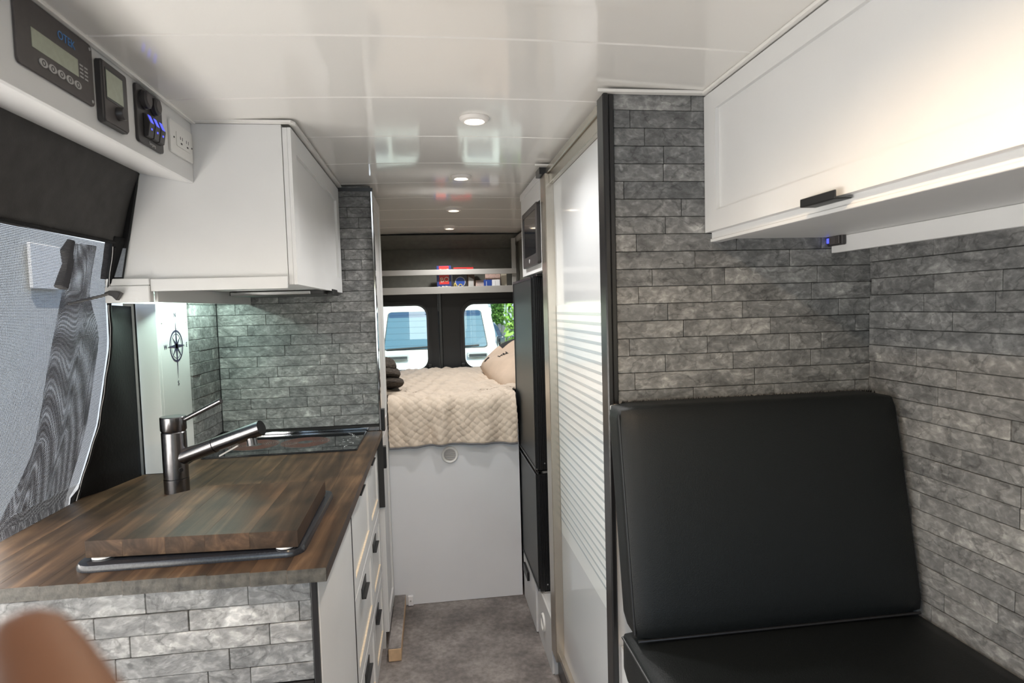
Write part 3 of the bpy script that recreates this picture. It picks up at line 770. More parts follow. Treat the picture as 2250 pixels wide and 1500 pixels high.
ck = thing('cooktop', (-.53, 2.3, .92), 'black glass two burner cooktop at the far end of the worktop', 'cooktop')
gp = rrect(-.785, -.27, 2.125, 2.462, .012)
obj('bezel', prism(gp, .9203, .9235), 'black', ck)
gl = obj('glass', prism(rrect(-.782, -.273, 2.128, 2.459, .011), .9236, .9262), 'glass_black', ck)
for cx in (-.655, -.475):
    for r in [.030+.0062*i for i in range(10)]:
        if r > .087: continue
        obj('burner_ring', ring([(cx+r*math.cos(a*PI/18), 2.29+r*math.sin(a*PI/18)) for a in range(36)], [(cx+(r-.0022)*math.cos(a*PI/18), 2.29+(r-.0022)*math.sin(a*PI/18)) for a in range(36)], .9263, .9265), 'ring', ck)
for k in range(15):
    x = -.345+random.uniform(0, .05); y = 2.17+.26*(k/15)
    w = random.choice((.004, .007, .01))
    obj('touch_mark', box(x, x+w, y, y+.002, .9263, .9265), 'print_white', gl)
    if k % 3 == 0: obj('touch_mark', box(x, x+.002, y, y+.012, .9263, .9265), 'print_white', gl)

# ---- post with compass
po = thing('corner_post', (-.85, 2.08, .92), 'white post with a compass rose decal standing on the worktop', 'post')
XPF = XL+.003
obj('front_face', box(-.885, XPF-.0005, 1.967, 1.985, .9202, 1.47, .001), 'white', po)
obj('side_face', box(XPF-.018, XPF, 1.9855, 2.203, .9202, 1.47, .001), 'white', po)
cy, cz = 2.10, 1.305
def circ(r, n=32): return [(cy+r*math.cos(2*PI*i/n), cz+r*math.sin(2*PI*i/n)) for i in range(n)]
M['decal'] = plain('navy_decal', (.03, .025, .06), .5)
dc = obj('compass_decal', ring(circ(.052), circ(.046), XPF+.0002, XPF+.0007, 'x'), 'decal', po)
obj('decal_ring', ring(circ(.040), circ(.0385), XPF+.0002, XPF+.0007, 'x'), 'decal', dc)
for a, ln in ((0, .068), (90, .085), (180, .068), (270, .105), (45, .04), (135, .04), (225, .05), (315, .05)):
    u = Vector((math.cos(R(a)), math.sin(R(a)))); w = Vector((-u.y, u.x))
    pts = [(cy+p.x, cz+p.y) for p in (w*.006, u*ln, -w*.006, -u*.004)]
    obj('decal_point', prism(pts, XPF+.0008, XPF+.0012, 'x'), 'decal', dc)
text('lettering', 'N', .022, (XPF+.0006, cy, cz+.10), (0, 1, 0), Z3, 'decal', dc, .0003)
text('lettering', 'E', .022, (XPF+.0006, cy+.082, cz), (0, 1, 0), Z3, 'decal', dc, .0003)
text('lettering', 'W', .022, (XPF+.0006, cy-.082, cz), (0, 1, 0), Z3, 'decal', dc, .0003)
text('lettering', 'S', .022, (XPF+.0006, cy, cz-.122), (0, 1, 0), Z3, 'decal', dc, .0003)
for y in (2.0, 2.19): obj('screw_cap', lathe([(0, 0), (.006, 0), (.005, .002), (0, .002)], (XPF+.0002, y, 1.385), 14, 'x'), 'plastic_wh', po)

# ---- upper cabinet left
uc = thing('wall_cabinet', (-.56, 2.05, 1.47), 'white wall cabinet over the cooktop with a shaker door', 'cabinet')
bm = prism([(-.366, 1.4785), (-.366, 1.886), (-.690, 1.886), (-.711, 1.765), (-.764, 1.50), (-.768, 1.4785)], 1.65, YB-.0125, 'y')
obj('carcass', bm, 'white', uc)
d = obj('door', box(-.365, -.352, 1.652, 2.462, 1.476, 1.880, .001), 'white', uc)
y0, y1, z0, z1 = 1.652, 2.462, 1.476, 1.880
obj('frame', ring([(y0, z0), (y1, z0), (y1, z1), (y0, z1)], [(y0+.06, z0+.055), (y1-.06, z0+.055), (y1-.06, z1-.055), (y0+.06, z1-.055)], -.3518, -.343, 'x'), 'white', d)
h = bmesh.new(); bx(h, -.3428, -.3395, 2.2, 2.31, 1.4665, 1.482, .001); bx(h, -.36, -.3395, 2.2, 2.31, 1.463, 1.4664, .0005)
obj('handle', h, 'handle', d)
obj('bottom_rail', box(-.699, -.367, 1.639, 1.6495, 1.466, 1.497, .001), 'white', uc)
obj('corner_block', box(-.803, -.6995, 1.632, 1.66, 1.439, 1.481, .0015), 'white', uc)
obj('corner_block', box(-.803, -.6995, 1.634, 1.6495, 1.4815, 1.499, .0015), 'white', uc)
obj('valance', box(-.6995, -.691, 1.6605, YB-.013, 1.439, 1.478), 'white', uc)
obj('back_valance', box(-.803, -.795, 1.6605, 1.96, 1.439, 1.478), 'white', uc)
obj('ceiling_moulding', prism([(-.585, 1.62), (-.575, 1.632), (-.338, 1.632), (-.330, 1.65), (-.330, 2.466), (-.345, 2.466), (-.345, 1.649), (-.59, 1.649)], 1.8865, 1.8925), 'ceil', uc)
# light behind the valance
le = thing('led_strip', (-.755, 2.15, 1.46), 'cool white light strip behind the valance under the wall cabinet', 'light')
obj('channel', box(-.775, -.745, 1.69, 2.44, 1.470, 1.478), 'plastic_wh', le)
obj('lens', box(-.770, -.750, 1.70, 2.43, 1.466, 1.4698), 'led', le)
light('led_strip_light', 'AREA', (-.76, 2.06, 1.4645), (0, 0, 0), 2.4, (.74, 1.0, .88), shape='RECTANGLE', size=.02, size_y=.72)
rh = thing('range_hood', (-.5, 2.3, 1.45), 'slim black and steel hood visor under the wall cabinet', 'hood')
obj('visor', box(-.66, -.358, 2.12, 2.455, 1.4635, 1.4775, .001), 'black', rh)
obj('steel_lip', box(-.655, -.40, 2.113, 2.1195, 1.4635, 1.4745, .001), 'chrome', rh)

# ---- boxed header with the controls
bm = prism([(-.585, 1.89), (-.585, 1.7385), (-.59, 1.7365), (-.715, 1.762), (-.798, 1.79), (-.798, 1.89)], -.2, 1.6485, 'y')
hb = thing('control_header', (-.68, .8, 1.737), 'white boxed header over the sliding door carrying the controls', 'header box')
obj('casing', bm, 'white', hb)
obj('moulding', box(-.5845, -.572, -.2, 1.6485, 1.884, 1.893, .002), 'ceil', hb)
XF = -.5848
def plate(y0, y1, z0, z1, t, r, mat, name, parent, x=XF, n=4):
    return obj(name, prism(rrect(y0, y1, z0, z1, r, n), x, x+t, 'x', bev=.0006), mat, parent)
YX, ZX = (0, 1, 0), (0, 0, 1)
ip = thing('inverter_panel', (-.58, 1.09, 1.775), 'grey control panel with blue lettering and wide display on the header box', 'control panel')
pp = plate(.985, 1.19, 1.776, 1.883, .004, .008, 'plastic_md', 'face_plate', ip)
X1 = XF+.0042
obj('display', prism([(1.02, 1.812), (1.142, 1.812), (1.142, 1.841), (1.02, 1.841)], X1, X1+.0006, 'x'), 'lcd', pp)
text('lettering', 'OTEK', .019, (X1+.0004, 1.112, 1.860), YX, ZX, 'print_blue', pp, .0003)
for k, y in enumerate((1.045, 1.068, 1.091, 1.114, 1.137)):
    b = obj('button', prism([(y+.0105*math.cos(a*PI/8), 1.797+.0065*math.sin(a*PI/8)) for a in range(16)], X1, X1+.0012, 'x'), 'print_grey', pp)
    obj('button_mark', ring([(y+.0045*math.cos(a*PI/6), 1.797+.0045*math.sin(a*PI/6)) for a in range(12)], [(y+.003*math.cos(a*PI/6), 1.797+.003*math.sin(a*PI/6)) for a in range(12)], X1+.0013, X1+.0017, 'x'), 'plastic_dk', b)
for k in range(8):
    obj('status_mark', box(X1, X1+.0005, 1.147+.014*(k % 2), 1.157+.014*(k % 2), 1.834-.0065*(k//2), 1.8365-.0065*(k//2)), 'print_grey', pp)
for y, z in ((1.182, 1.784), (1.182, 1.875)): obj('screw', lathe([(0, .0002), (.003, .0002), (.0025, .001), (0, .001)], (X1, y, z), 12, 'x'), 'print_grey', pp)

th = thing('heater_controller', (-.575, 1.26, 1.763), 'dark heater controller with a square display and round knob', 'controller')
b = obj('housing', prism(rrect(1.2015, 1.294, 1.757, 1.870, .007), XF, XF+.012, 'x', bev=.002), 'plastic_dk', th)
X2 = XF+.0122
obj('face', prism(rrect(1.205, 1.291, 1.760, 1.867, .005), X2, X2+.0012, 'x'), 'plastic_md', th)
obj('display_bezel', prism(rrect(1.211, 1.283, 1.800, 1.858, .003), X2+.0013, X2+.0019, 'x'), 'lcd_dark', th)
obj('display', box(X2+.002, X2+.0025, 1.213, 1.272, 1.804, 1.853), 'lcd', th)
obj('knob', lathe([(0, .0015), (.0125, .0015), (.0115, .012), (.0105, .0135), (0, .0135)], (X2, 1.252, 1.785), 28, 'x'), 'plastic_dk', th, smooth=True)

sp = thing('socket_panel', (-.575, 1.405, 1.76), 'black panel with two capped sockets and three blue lit rocker switches', 'switch panel')
obj('face_plate', prism(rrect(1.347, 1.465, 1.762, 1.880, .008), XF, XF+.006, 'x', bev=.001), 'plastic_dk', sp)
X4 = XF+.0062
for y in (1.376, 1.421):
    c = obj('socket_cap', lathe([(0, 0), (.020, 0), (.020, .004), (.018, .004), (.018, .010), (.0155, .012), (0, .012)], (X4, y, 1.853), 28, 'x'), 'plastic_dk', sp, smooth=True)
    obj('cap_disc', lathe([(0, .0122), (.013, .0122), (.012, .0136), (0, .0136)], (X4, y, 1.853), 24, 'x'), 'plastic_md', c, smooth=True)
for y in (1.384, 1.411, 1.438):
    bm = prism([(X4, 1.826), (X4+.006, 1.824), (X4+.0125, 1.806), (X4+.008, 1.779), (X4, 1.777)], y-.0115, y+.0115, 'y', bev=.0008)
    rk = obj('rocker', bm, 'plastic_dk', sp)
    obj('indicator', prism([(X4+.0070, 1.8235), (X4+.0129, 1.8075), (X4+.0122, 1.8073), (X4+.0062, 1.8233)], y-.006, y+.006, 'y'), 'led_blue', rk)
    obj('indicator', prism([(X4+.0107, 1.793), (X4+.0113, 1.7965), (X4+.0103, 1.7965), (X4+.0097, 1.793)], y-.003, y+.003, 'y'), 'led_blue', rk)
text('lettering', 'Sergang', .0095, (X4+.0003, 1.408, 1.769), YX, ZX, 'print_grey', sp, .0003)

ou = thing('power_outlet', (-.58, 1.575, 1.781), 'white double power outlet plate at the end of the header box', 'outlet')
pp = plate(1.508, 1.639, 1.782, 1.857, .005, .005, 'plastic_wh', 'face_plate', ou)
X5 = XF+.0052
ins = obj('insert', prism(rrect(1.540, 1.622, 1.803, 1.836, .003), X5, X5+.0012, 'x'), 'plastic_wh', ou)
for y in (1.567, 1.603):
    for dy, dz, w, hh in ((-.006, .006, .0012, .007), (.006, .006, .0012, .008), (0, -.006, .004, .004)):
        obj('slot', box(X5+.0013, X5+.0016, y+dy-w, y+dy+w, 1.819+dz-hh/2, 1.819+dz+hh/2), 'slot', ins)
for y in (1.527, 1.633): obj('screw', lathe([(0, .0002), (.0025, .0002), (.002, .001), (0, .001)], (X5, y, 1.819), 10, 'x'), 'slot', pp)

# ---- insect screen and curtain at the sliding door
PZ = [(1.80, -.700), (1.58, -.765), (1.45, -.805), (1.33, -.84), (1.12, -.89), (.92, -.957), (.85, -.963), (.6, -.97), (.05, -.975)]
def lerp(tab, z):
    for (a, xa), (b, xb) in zip(tab, tab[1:]):
        if a >= z >= b: return xa+(xb-xa)*(a-z)/(a-b)
    return tab[0][1] if z > tab[0][0] else tab[-1][1]
def XCu(z): return lerp(PZ, z)
YE = [(1.80, 1.60), (1.58, 1.601), (1.47, 1.635), (1.33, 1.713), (1.12, 1.732), (.92, 1.727), (.6, 1.72), (.05, 1.70)]
def yend(z): return lerp(YE, z)
cu = thing('screen_door', (-.9, .9, .03), 'black bordered insect screen hanging in the sliding door opening', 'screen')
def mp(u, v):
    z = 1.58-1.53*v; y = -.2+(yend(z)+.2)*u
    return Vector((XCu(z)-.004+.014*math.sin(y*21+.6*math.sin(z*7))*min(1, v*5)*(1-u**6)*(1 if z > .95 else .5)-(.0 if z > .95 else .012), y, z))
bm = grid(mp, 140, 40, uv=lambda u, v: (u*1.85, v*1.53))
obj('mesh', bm, 'mesh', cu, smooth='all')
def second(u, v):
    z = 1.575-1.5*v; y0 = 1.50+.03*math.sin(z*6); y = y0+(yend(z)-.004-y0)*u
    return Vector((XCu(z)-.030+.008*math.sin(y*60+z*5), y, z))
obj('mesh_fold', grid(second, 30, 40, uv=lambda u, v: (u*.2+.001, v*1.5+.0017)), 'mesh', cu, smooth='all')
def border(u, v):
    z = 1.435-1.385*v; e = yend(z); y = e+(1.955-e)*u
    x = XCu(z)+.018*math.sin(PI*u)*(.4+.6*v)+.010*math.sin(z*21+u*3)*u*(1-u)*2+.006*math.sin(z*47+5*u)*u*(1-u)
    if z < .93: x -= .012
    tgt = -.893
    x = x+(tgt-x)*u**.8
    return Vector((x, y, z))
o = obj('border', grid(border, 16, 60), 'fabric_blk', cu, smooth='all'); solid(o, .002)
def border2(u, v):
    z = 1.60-.165*v; e = yend(z); y = e+(1.6475-e)*u
    return Vector((XCu(z)+.010*u, y, z))
o = obj('border', grid(border2, 6, 10), 'fabric_blk', cu, smooth='all'); solid(o, .002)
o = obj('header_flap', grid(lambda u, v: Vector((XCu(1.79-.215*v)+.004*math.sin(u*9+v*4), -.2+1.84*u, 1.79-.215*v-.012*(1-u)*v+.008*v)), 40, 12), 'fabric_hdr', cu, smooth='all'); solid(o, .003)
bm = tube([(XCu(1.58)+.003, -.2+1.84*i/30, 1.578+.008-.012*(1-i/30)) for i in range(31)], .004, 8); obj('header_hem', bm, 'fabric_blk', cu, smooth=True)
pts = []
for i in range(100):
    z = 1.575-1.52*i/99; pts.append((XCu(z)+.003, yend(z)+.002*math.sin(i*1.1)+.001, z))
obj('stitched_edge', tube(pts, .0009, 5), 'thread', cu)
obj('edge_band', tube([(x-.001, y+.006, z) for x, y, z in pts], .0045, 6), 'fabric_blk', cu)
jp = [(-.815, 1.4995), (-.765, 1.4995), (-.712, 1.763), (-.765, 1.775)]
obj('jamb_flap', prism(jp, 1.640, 1.6485, 'y'), 'fabric_blk', cu)
obj('hook_patch', prism([(-.788, 1.503), (-.764, 1.503), (-.750, 1.574), (-.773, 1.576)], 1.637, 1.6396, 'y'), 'velcro', cu)
# strap with a clip
sb = thing('strap_clip', (-.78, 1.62, 1.44), 'grey webbing strap with a black clip hanging at the cabinet corner', 'strap')
obj('strap', tube([(-.845, 1.55, 1.437), (-.82, 1.58, 1.447), (-.80, 1.61, 1.456), (-.785, 1.622, 1.463)], [.9, 1, 1, .9], 12, flat=(.009, .0035)), 'strap', sb)
bm = prism([(-.796, 1.4635), (-.783, 1.469), (-.767, 1.468), (-.757, 1.462), (-.768, 1.444), (-.778, 1.455), (-.79, 1.459)], 1.612, 1.628, 'y', bev=.001)
obj('clip', bm, 'plastic_dk', sb)
rb = thing('rolled_tie', (-.83, 1.52, 1.47), 'dark bunched tie hanging behind the insect screen', 'tie')
obj('bunch', tube([(-.83, 1.555, 1.585), (-.836, 1.545, 1.56), (-.838, 1.55, 1.53), (-.845, 1.545, 1.50), (-.848, 1.535, 1.475)], [.008, .013, .011, .013, .014], 12), 'fabric_hdr', rb, smooth=True)

# ================================================================== RIGHT SIDE
# upper cabinet over the bench
rc = thing('wall_cabinet', (.88, .7, 1.548), 'long white wall cabinet over the black bench with one lift-up door', 'cabinet')
obj('carcass', box(.676, XR-.001, -.3, YP-.009, 1.551, 1.886), 'white', rc)
y0, y1, z0, z1 = -.3, YP-.0095, 1.5655, 1.884
d = obj('door', box(.668, .6755, y0, y1, z0, z1), 'white', rc)
obj('frame', ring([(y0, z0), (y1, z0), (y1, z1), (y0, z1)], [(y0+.058, z0+.046), (y1-.056, z0+.046), (y1-.056, z1-.042), (y0+.058, z1-.042)], .659, .6678, 'x'), 'white', d)
h = bmesh.new(); bx(h, .642, .6455, .896, .988, 1.5585, 1.573, .0015, 2); bx(h, .6456, .672, .896, .988, 1.5585, 1.5605, .0006)
obj('handle', h, 'handle', d)
obj('bottom_lip', box(.672, .70, -.3, YP-.0095, 1.543, 1.5505, .001), 'white', rc)
obj('rear_rail', box(.988, 1.002, -.3, YP-.0095, 1.512, 1.5505, .001), 'white', rc)
obj('ceiling_moulding', box(.648, .66, -.3, YP-.02, 1.8865, 1.893, .001), 'ceil', rc)
rs = thing('rocker_switch', (.98, 1.365, 1.53), 'small black rocker switch with a blue light under the bench cabinet', 'switch')
obj('housing', box(.976, .9875, 1.335, 1.399-.009, 1.528, 1.5535, .002), 'plastic_dk', rs)
obj('rocker', box(.972, .9758, 1.341, 1.378, 1.5315, 1.550, .001), 'plastic_md', rs)
obj('indicator', box(.9722, .9757, 1.3785, 1.3865, 1.535, 1.547), 'led_blue', rs)
for i in range(2):
    for j in range(4): obj('grip_dot', box(.9715, .9719, 1.346+.006*i, 1.348+.006*i, 1.534+.004*j, 1.536+.004*j), 'slot', rs)

# bench
be = thing('bench_base', (.75, .95, 0), 'white bench box carrying the black seat cushion', 'bench')
obj('front_panel', box(.43, .445, .55, 1.382, .002, .555), 'white', be)
obj('end_panel', box(.4455, 1.08, .55, .565, .002, .555), 'white', be)
obj('top_board', box(.43, 1.085, .55, 1.385, .5555, .57), 'white', be)
def cushion(name, x0, x1, y0, y1, z0, z1, shear, crown, crown_ax, label, r=.022):
    """rounded upholstered slab; shear moves y with height"""
    bm = bmesh.new(); bx(bm, x0, x1, y0, y1, z0, z1)
    bmesh.ops.subdivide_edges(bm, edges=list(bm.edges), cuts=14, use_grid_fill=True)
    cx, cy, cz = (x0+x1)/2, (y0+y1)/2, (z0+z1)/2; hx, hy, hz = (x1-x0)/2, (y1-y0)/2, (z1-z0)/2
    for v in bm.verts:
        p = v.co-Vector((cx, cy, cz))
        q = Vector([max(-h+r, min(h-r, c)) for c, h in zip(p, (hx, hy, hz))])
        dlt = p-q
        if dlt.length > 1e-6: p = q+dlt.normalized()*r
        a, b, c = p.x/hx, p.y/hy, p.z/hz
        if crown_ax == 'y':
            if b < -.4: p.y -= crown*max(0, 1-a**4)*max(0, 1-c**4)
        else:
            if c > .4: p.z += crown*max(0, 1-a**4)*max(0, 1-b**4)
        p.y += shear*(p.z+hz)
        v.co = p+Vector((cx, cy, cz))
    o = obj(name, bm, 'leather', smooth='all'); tag(o, label, 'cushion'); return o
bk = cushion('back_cushion', .402, 1.082, 1.19, 1.285, .685, 1.172, .19, .010, 'y', 'black leather back cushion leaning against the dark slate wall')
def bkp(x, z, dy=0.): return (x, 1.19+.19*(z-.682)+dy, z)
pts = [bkp(.405, .70+.455*i/20, .010) for i in range(21)]
obj('piping', tube(pts, .003, 8), 'piping', bk, smooth=True)
obj('piping', tube([bkp(.41+.66*i/20, .6875, .006) for i in range(21)], .003, 8), 'piping', bk, smooth=True)
sc = cushion('seat_cushion', .393, 1.088, .56, 1.275, .5705, .678, 0, .006, 'z', 'black leather seat cushion on the white bench')
obj('piping', tube([(.3955, .58+.68*i/20, .664) for i in range(21)], .003, 8), 'piping', sc, smooth=True)
# fuzzy strip on top of the back cushion
bm = bmesh.new(); random.seed(11)
for i in range(900):
    x = .425+.65*random.random(); y = 1.345+.03*random.random(); h = .001+.004*random.random(); w = .0012
    dx, dy = random.uniform(-.003, .003), random.uniform(-.003, .003)
    a, b, c = bm.verts.new((x-w, y, 1.166)), bm.verts.new((x+w, y, 1.166)), bm.verts.new((x+dx, y+dy, 1.170+h))
    bm.faces.new((a, b, c))
o = obj('pile_strip', bm, 'fabric_blk', bk); o['kind'] = 'stuff'; o['label'] = 'black fuzzy strip along the cushion top'

# shower enclosure
sw = thing('shower_enclosure', (.45, 1.78, 0), 'white shower enclosure with a striped frosted door along the aisle', 'shower')
dr = obj('door', box(.44, .450, 1.428, 2.104, .105, 1.828), 'frost', sw)
obj('frosted_film', box(.4392, .4398, 1.43, 2.10, .586, 1.402), 'light_film', dr)
for k in range(29):
    z = 1.376-.0262*k
    if z < .61: break
    obj('stripe', box(.4386, .4391, 1.43, 2.10, z-.004, z+.004), 'stripe', dr)
obj('top_rail', box(.425, .46, 1.428, 2.104, 1.829, 1.865, .002), 'alu', sw)
obj('top_casing', box(.418, .47, 1.428, 2.2, 1.8655, 1.888, .002), 'alu', sw)
obj('jamb', box(.409, .4435, 2.105, 2.19, .10, 1.865, .003), 'alu', sw)
obj('jamb_seal', box(.4436, .4486, 2.1045, 2.12, .11, 1.828), 'black', sw)
obj('bottom_track', box(.424, .456, 1.428, 2.165, .098, .122, .002), 'alu', sw)
obj('plinth', box(.432, .47, 1.428, 2.19, .002, .0975), 'black', sw)
obj('back_wall', box(.47, 1.09, 2.15, 2.19, .0, 1.88), 'white', sw)
obj('ceiling_trim', prism([(.375, 2.10), (.40, 2.125), (.40, 2.2), (.43, 2.2), (.43, 2.10)], 1.889, 1.8945), 'ceil', sw)
obj('black_cap', box(.395, .43, 2.125, 2.20, 1.8655, 1.8885), 'black', sw)

# fridge
fr = thing('fridge', (.72, 2.67, .22), 'tall black two-door fridge facing the aisle', 'fridge')
obj('body', box(.462, 1.08, 2.42, 2.935, .226, 1.515), 'fridge_edge', fr)
for z0, z1, nm in ((.732, 1.522, 'upper_door'), (.226, .718, 'lower_door')):
    d = obj(nm, box(.408, .4605, 2.405, 2.94, z0, z1, .002), 'fridge_edge', fr)
    obj('door_panel', box(.4035, .4079, 2.41, 2.935, z0+.008, z1-.008, .001), 'fridge', d)
    obj('door_border', ring([(2.406, z0+.001), (2.939, z0+.001), (2.939, z1-.001), (2.406, z1-.001)], [(2.413, z0+.01), (2.93, z0+.01), (2.93, z1-.01), (2.413, z1-.01)], .4005, .4034, 'x'), 'black', d)
    for k in range(6):
        x = .4135+.0075*k
        obj('edge_rib', box(x, x+.0042, 2.4005, 2.4048, z0+.004, z1-.004, .0008), 'fridge_edge', d)
    obj('screw', lathe([(0, -.002), (.003, -.002), (.003, 0), (0, 0)], (.438, 2.4003, z0+.03), 12, 'y'), 'chrome', d)
obj('hinge', box(.41, .458, 2.402, 2.45, .7195, .7305, .001), 'chrome', fr)
obj('top_hinge', box(.425, .46, 2.402, 2.45, 1.5225, 1.530, .001), 'chrome', fr)
obj('bottom_hinge', box(.425, .46, 2.403, 2.45, .2175, .2255, .001), 'chrome', fr)
# microwave over the fridge
mc = thing('microwave_cabinet', (.75, 2.45, 1.53), 'white cabinet face around the microwave over the fridge', 'cabinet')
obj('face', ring([(2.195, 1.532), (2.66, 1.532), (2.66, 1.862), (2.195, 1.862)], [(2.20, 1.562), (2.55, 1.562), (2.55, 1.79), (2.20, 1.79)], .409, .427, 'x'), 'white', mc)
obj('top_strip', box(.405, .43, 2.2005, 2.66, 1.8625, 1.888), 'white', mc)
obj('side_panel', box(.4275, 1.08, 2.645, 2.66, 1.532, 1.862), 'white', mc)
mw = thing('microwave', (.6, 2.38, 1.56), 'black built-in microwave over the fridge', 'microwave')
obj('housing', box(.43, .85, 2.215, 2.545, 1.5625, 1.786), 'plastic_dk', mw)
obj('door_frame', ring(rrect(2.205, 2.56, 1.560, 1.785, .012), rrect(2.24, 2.53, 1.60, 1.765, .006), .396, .4085, 'x'), 'plastic_dk', mw)
obj('door_glass', box(.398, .4055, 2.238, 2.532, 1.598, 1.767), 'glass_black', mw)
obj('badge', lathe([(0, -.001), (.008, -.001), (.008, 0), (0, 0)], (.3955, 2.385, 1.58), 18, 'x'), 'print_grey', mw)
# cabinet under the fridge
fb = thing('low_cabinet', (.7, 2.5, 0), 'white drawer base under the fridge with a round vent', 'cabinet')
obj('carcass', box(.42, 1.08, 2.195, 2.84, .0, .2165), 'white', fb)
obj('vent_panel', box(.411, .4195, 2.195, 2.495, .002, .2165), 'white', fb)
d = obj('drawer', box(.403, .4195, 2.4985, 2.838, .004, .2165, .001), 'white', fb)
obj('handle', box(.392, .4028, 2.66, 2.78, .155, .195, .001), 'handle', d)
v = obj('round_vent', lathe([(.026, 0), (.026, -.005), (.03, -.008), (.034, -.006), (.036, 0)], (.4108, 2.36, .12), 32, 'x'), 'plastic_wh', fb, smooth=True)
obj('vent_disc', lathe([(0, -.002), (.0255, -.002), (.0255, 0), (0, 0)], (.4108, 2.36, .12), 28, 'x'), 'print_grey', v)

# ---- ceiling lights
place = ['nearest the camera over the aisle', 'second from the camera above the galley', 'third from the camera near the bed', 'farthest, over the bed']
for k, y in enumerate((1.635, 2.346, 3.103, 3.793)):
    t = thing('downlight', (.132, y, arch(.13)-.012), 'small round warm downlight, '+place[k], 'downlight', 'ceiling downlights')
    zt = arch(.13)-.0005
    obj('trim_ring', lathe([(.024, 0), (.024, -.006), (.027, -.011), (.036, -.008), (.040, -.002), (.040, 0)], (.132, y, zt), 36), 'lamp_trim', t, smooth=True)
    obj('lens', lathe([(0, -.0055), (.0238, -.0055), (.0238, 0), (0, 0)], (.132, y, zt), 28), 'lamp', t)
    light('downlight_bulb', 'SPOT', (.132, y, zt-.014), (0, 0, 0), 15, (1, .985, .965), spot_size=R(150), spot_blend=.6, shadow_soft_size=.024)
for x, y in ((.132, .55), (.132, -.3)):
    t = thing('downlight', (x, y, arch(x)-.012), 'small round warm downlight over the bench, %s' % ('level with its front' if y > 0 else 'behind the seats'), 'downlight', 'ceiling downlights')
    zt = arch(x)-.0005
    obj('trim_ring', lathe([(.024, 0), (.024, -.006), (.027, -.011), (.036, -.008), (.040, -.002), (.040, 0)], (x, y, zt), 36), 'lamp_trim', t, smooth=True)
    obj('lens', lathe([(0, -.0055), (.0238, -.0055), (.0238, 0), (0, 0)], (x, y, zt), 28), 'lamp', t)
    light('downlight_bulb', 'SPOT', (x, y, zt-.014), (0, 0, 0), 26, (1, .74, .48), spot_size=R(160), spot_blend=.5, shadow_soft_size=.024)
# roof vent surround, its rear edge just in view
rv = thing('roof_vent', (.2, .84, 1.88), 'white rounded roof vent surround in the ceiling', 'roof vent')
obj('surround', ring(rrect(-.0, .40, .62, 1.0, .05), rrect(.03, .37, .65, .97, .03), 1.893, 1.9015), 'ceil', rv)
obj('lid', box(.03, .37, .65, .97, 1.8995, 1.9012), 'plastic_wh', rv)

# ================================================================== OUTSIDE
M['asphalt'] = plain('asphalt', (.22, .22, .215), .9, noise=.2, nscale=8)
M['van_paint'] = plain('white_van_paint', (.86, .86, .80), .3, coat=.3)
M['windscreen'] = plain('blue_tinted_windscreen', (.055, .12, .165), .22, spec=.6)
M['rub'] = plain('black_rubber', (.01, .01, .01), .6)
M['siding'] = plain('grey_siding', (.36, .385, .41), .7, noise=.04, nscale=6)
M['siding_pale'] = plain('pale_siding', (.62, .63, .62), .7, noise=.04, nscale=6)
M['house_trim'] = plain('white_house_trim', (.8, .8, .8), .6)
M['dark_pane'] = plain('dark_window', (.03, .05, .06), .08)
M['suv'] = plain('black_car_paint', (.012, .014, .018), .12, coat=1.)
M['bark'] = plain('bark', (.10, .075, .055), .9)
M['leaf'] = leaf_mat('leaf_green', (.05, .13, .02), (.14, .27, .04)); M['bamboo'] = leaf_mat('bamboo_green', (.10, .24, .02), (.28, .44, .07))
M['fence_wood'] = plain('grey_fence', (.10, .10, .11), .8)
GZ = -.6
o = obj('ground', box(-30, 40, -20, 60, GZ-.1, GZ), 'asphalt'); tag(o, 'grey asphalt driveway outside the van', kind='structure')
# white van parked behind, facing us
wv = thing('parked_van', (.06, 10.5, GZ), 'white van parked close behind with its windshield facing us', 'van')
prof = [(8.45, -.25), (8.35, .0), (8.35, .45), (8.5, .62), (8.95, .76), (9.0, .80), (9.42, 1.42), (9.6, 1.56), (10.2, 1.66), (13.2, 1.66), (13.3, 1.5), (13.3, -.25)]
bm = prism(prof, -.87, .99, 'x'); bmesh.ops.bevel(bm, geom=[e for e in bm.edges if abs(e.verts[0].co.x-e.verts[1].co.x) < 1e-6], offset=.09, segments=4, affect='EDGES', profile=.6)
for v in bm.verts:
    if v.co.z > .8: v.co.x = .06+(v.co.x-.06)*(1-.13*(v.co.z-.8)/.86)
body = obj('body', bm, 'van_paint', wv, smooth=True)
def slope(x, t, off=.0):
    """point on the raked windshield plane"""
    k = 1-.13*max(0, (.80+.62*t)-.8)/.86
    return Vector((.06+(x-.06)*k, 9.0+.42*t-.83*off, .80+.62*t+.56*off))
def on_ws(name, x0, x1, t0, t1, o0, o1, mat, parent, r=.05):
    lp = rrect(x0, x1, t0, t1, r, 5); bm = bmesh.new()
    a = [bm.verts.new(slope(x, t, o0)) for x, t in lp]; b = [bm.verts.new(slope(x, t, o1)) for x, t in lp]; n = len(lp)
    bm.faces.new(a); bm.faces.new(b[::-1])
    for i in range(n): bm.faces.new((a[i], b[i], b[(i+1) % n], a[(i+1) % n]))
    bmesh.ops.recalc_face_normals(bm, faces=bm.faces)
    return obj(name, bm, mat, parent)
on_ws('window_seal', -.715, .835, .02, .93, .001, .006, 'rub', wv, .07)
wsn = on_ws('windshield', -.70, .82, .04, .915, .0065, .010, 'windscreen', wv, .06)
M['sun_band'] = plain('windscreen_band', (.02, .05, .10), .08)
on_ws('tint_band', -.69, .81, .78, .91, .0102, .011, 'sun_band', wsn, .03)
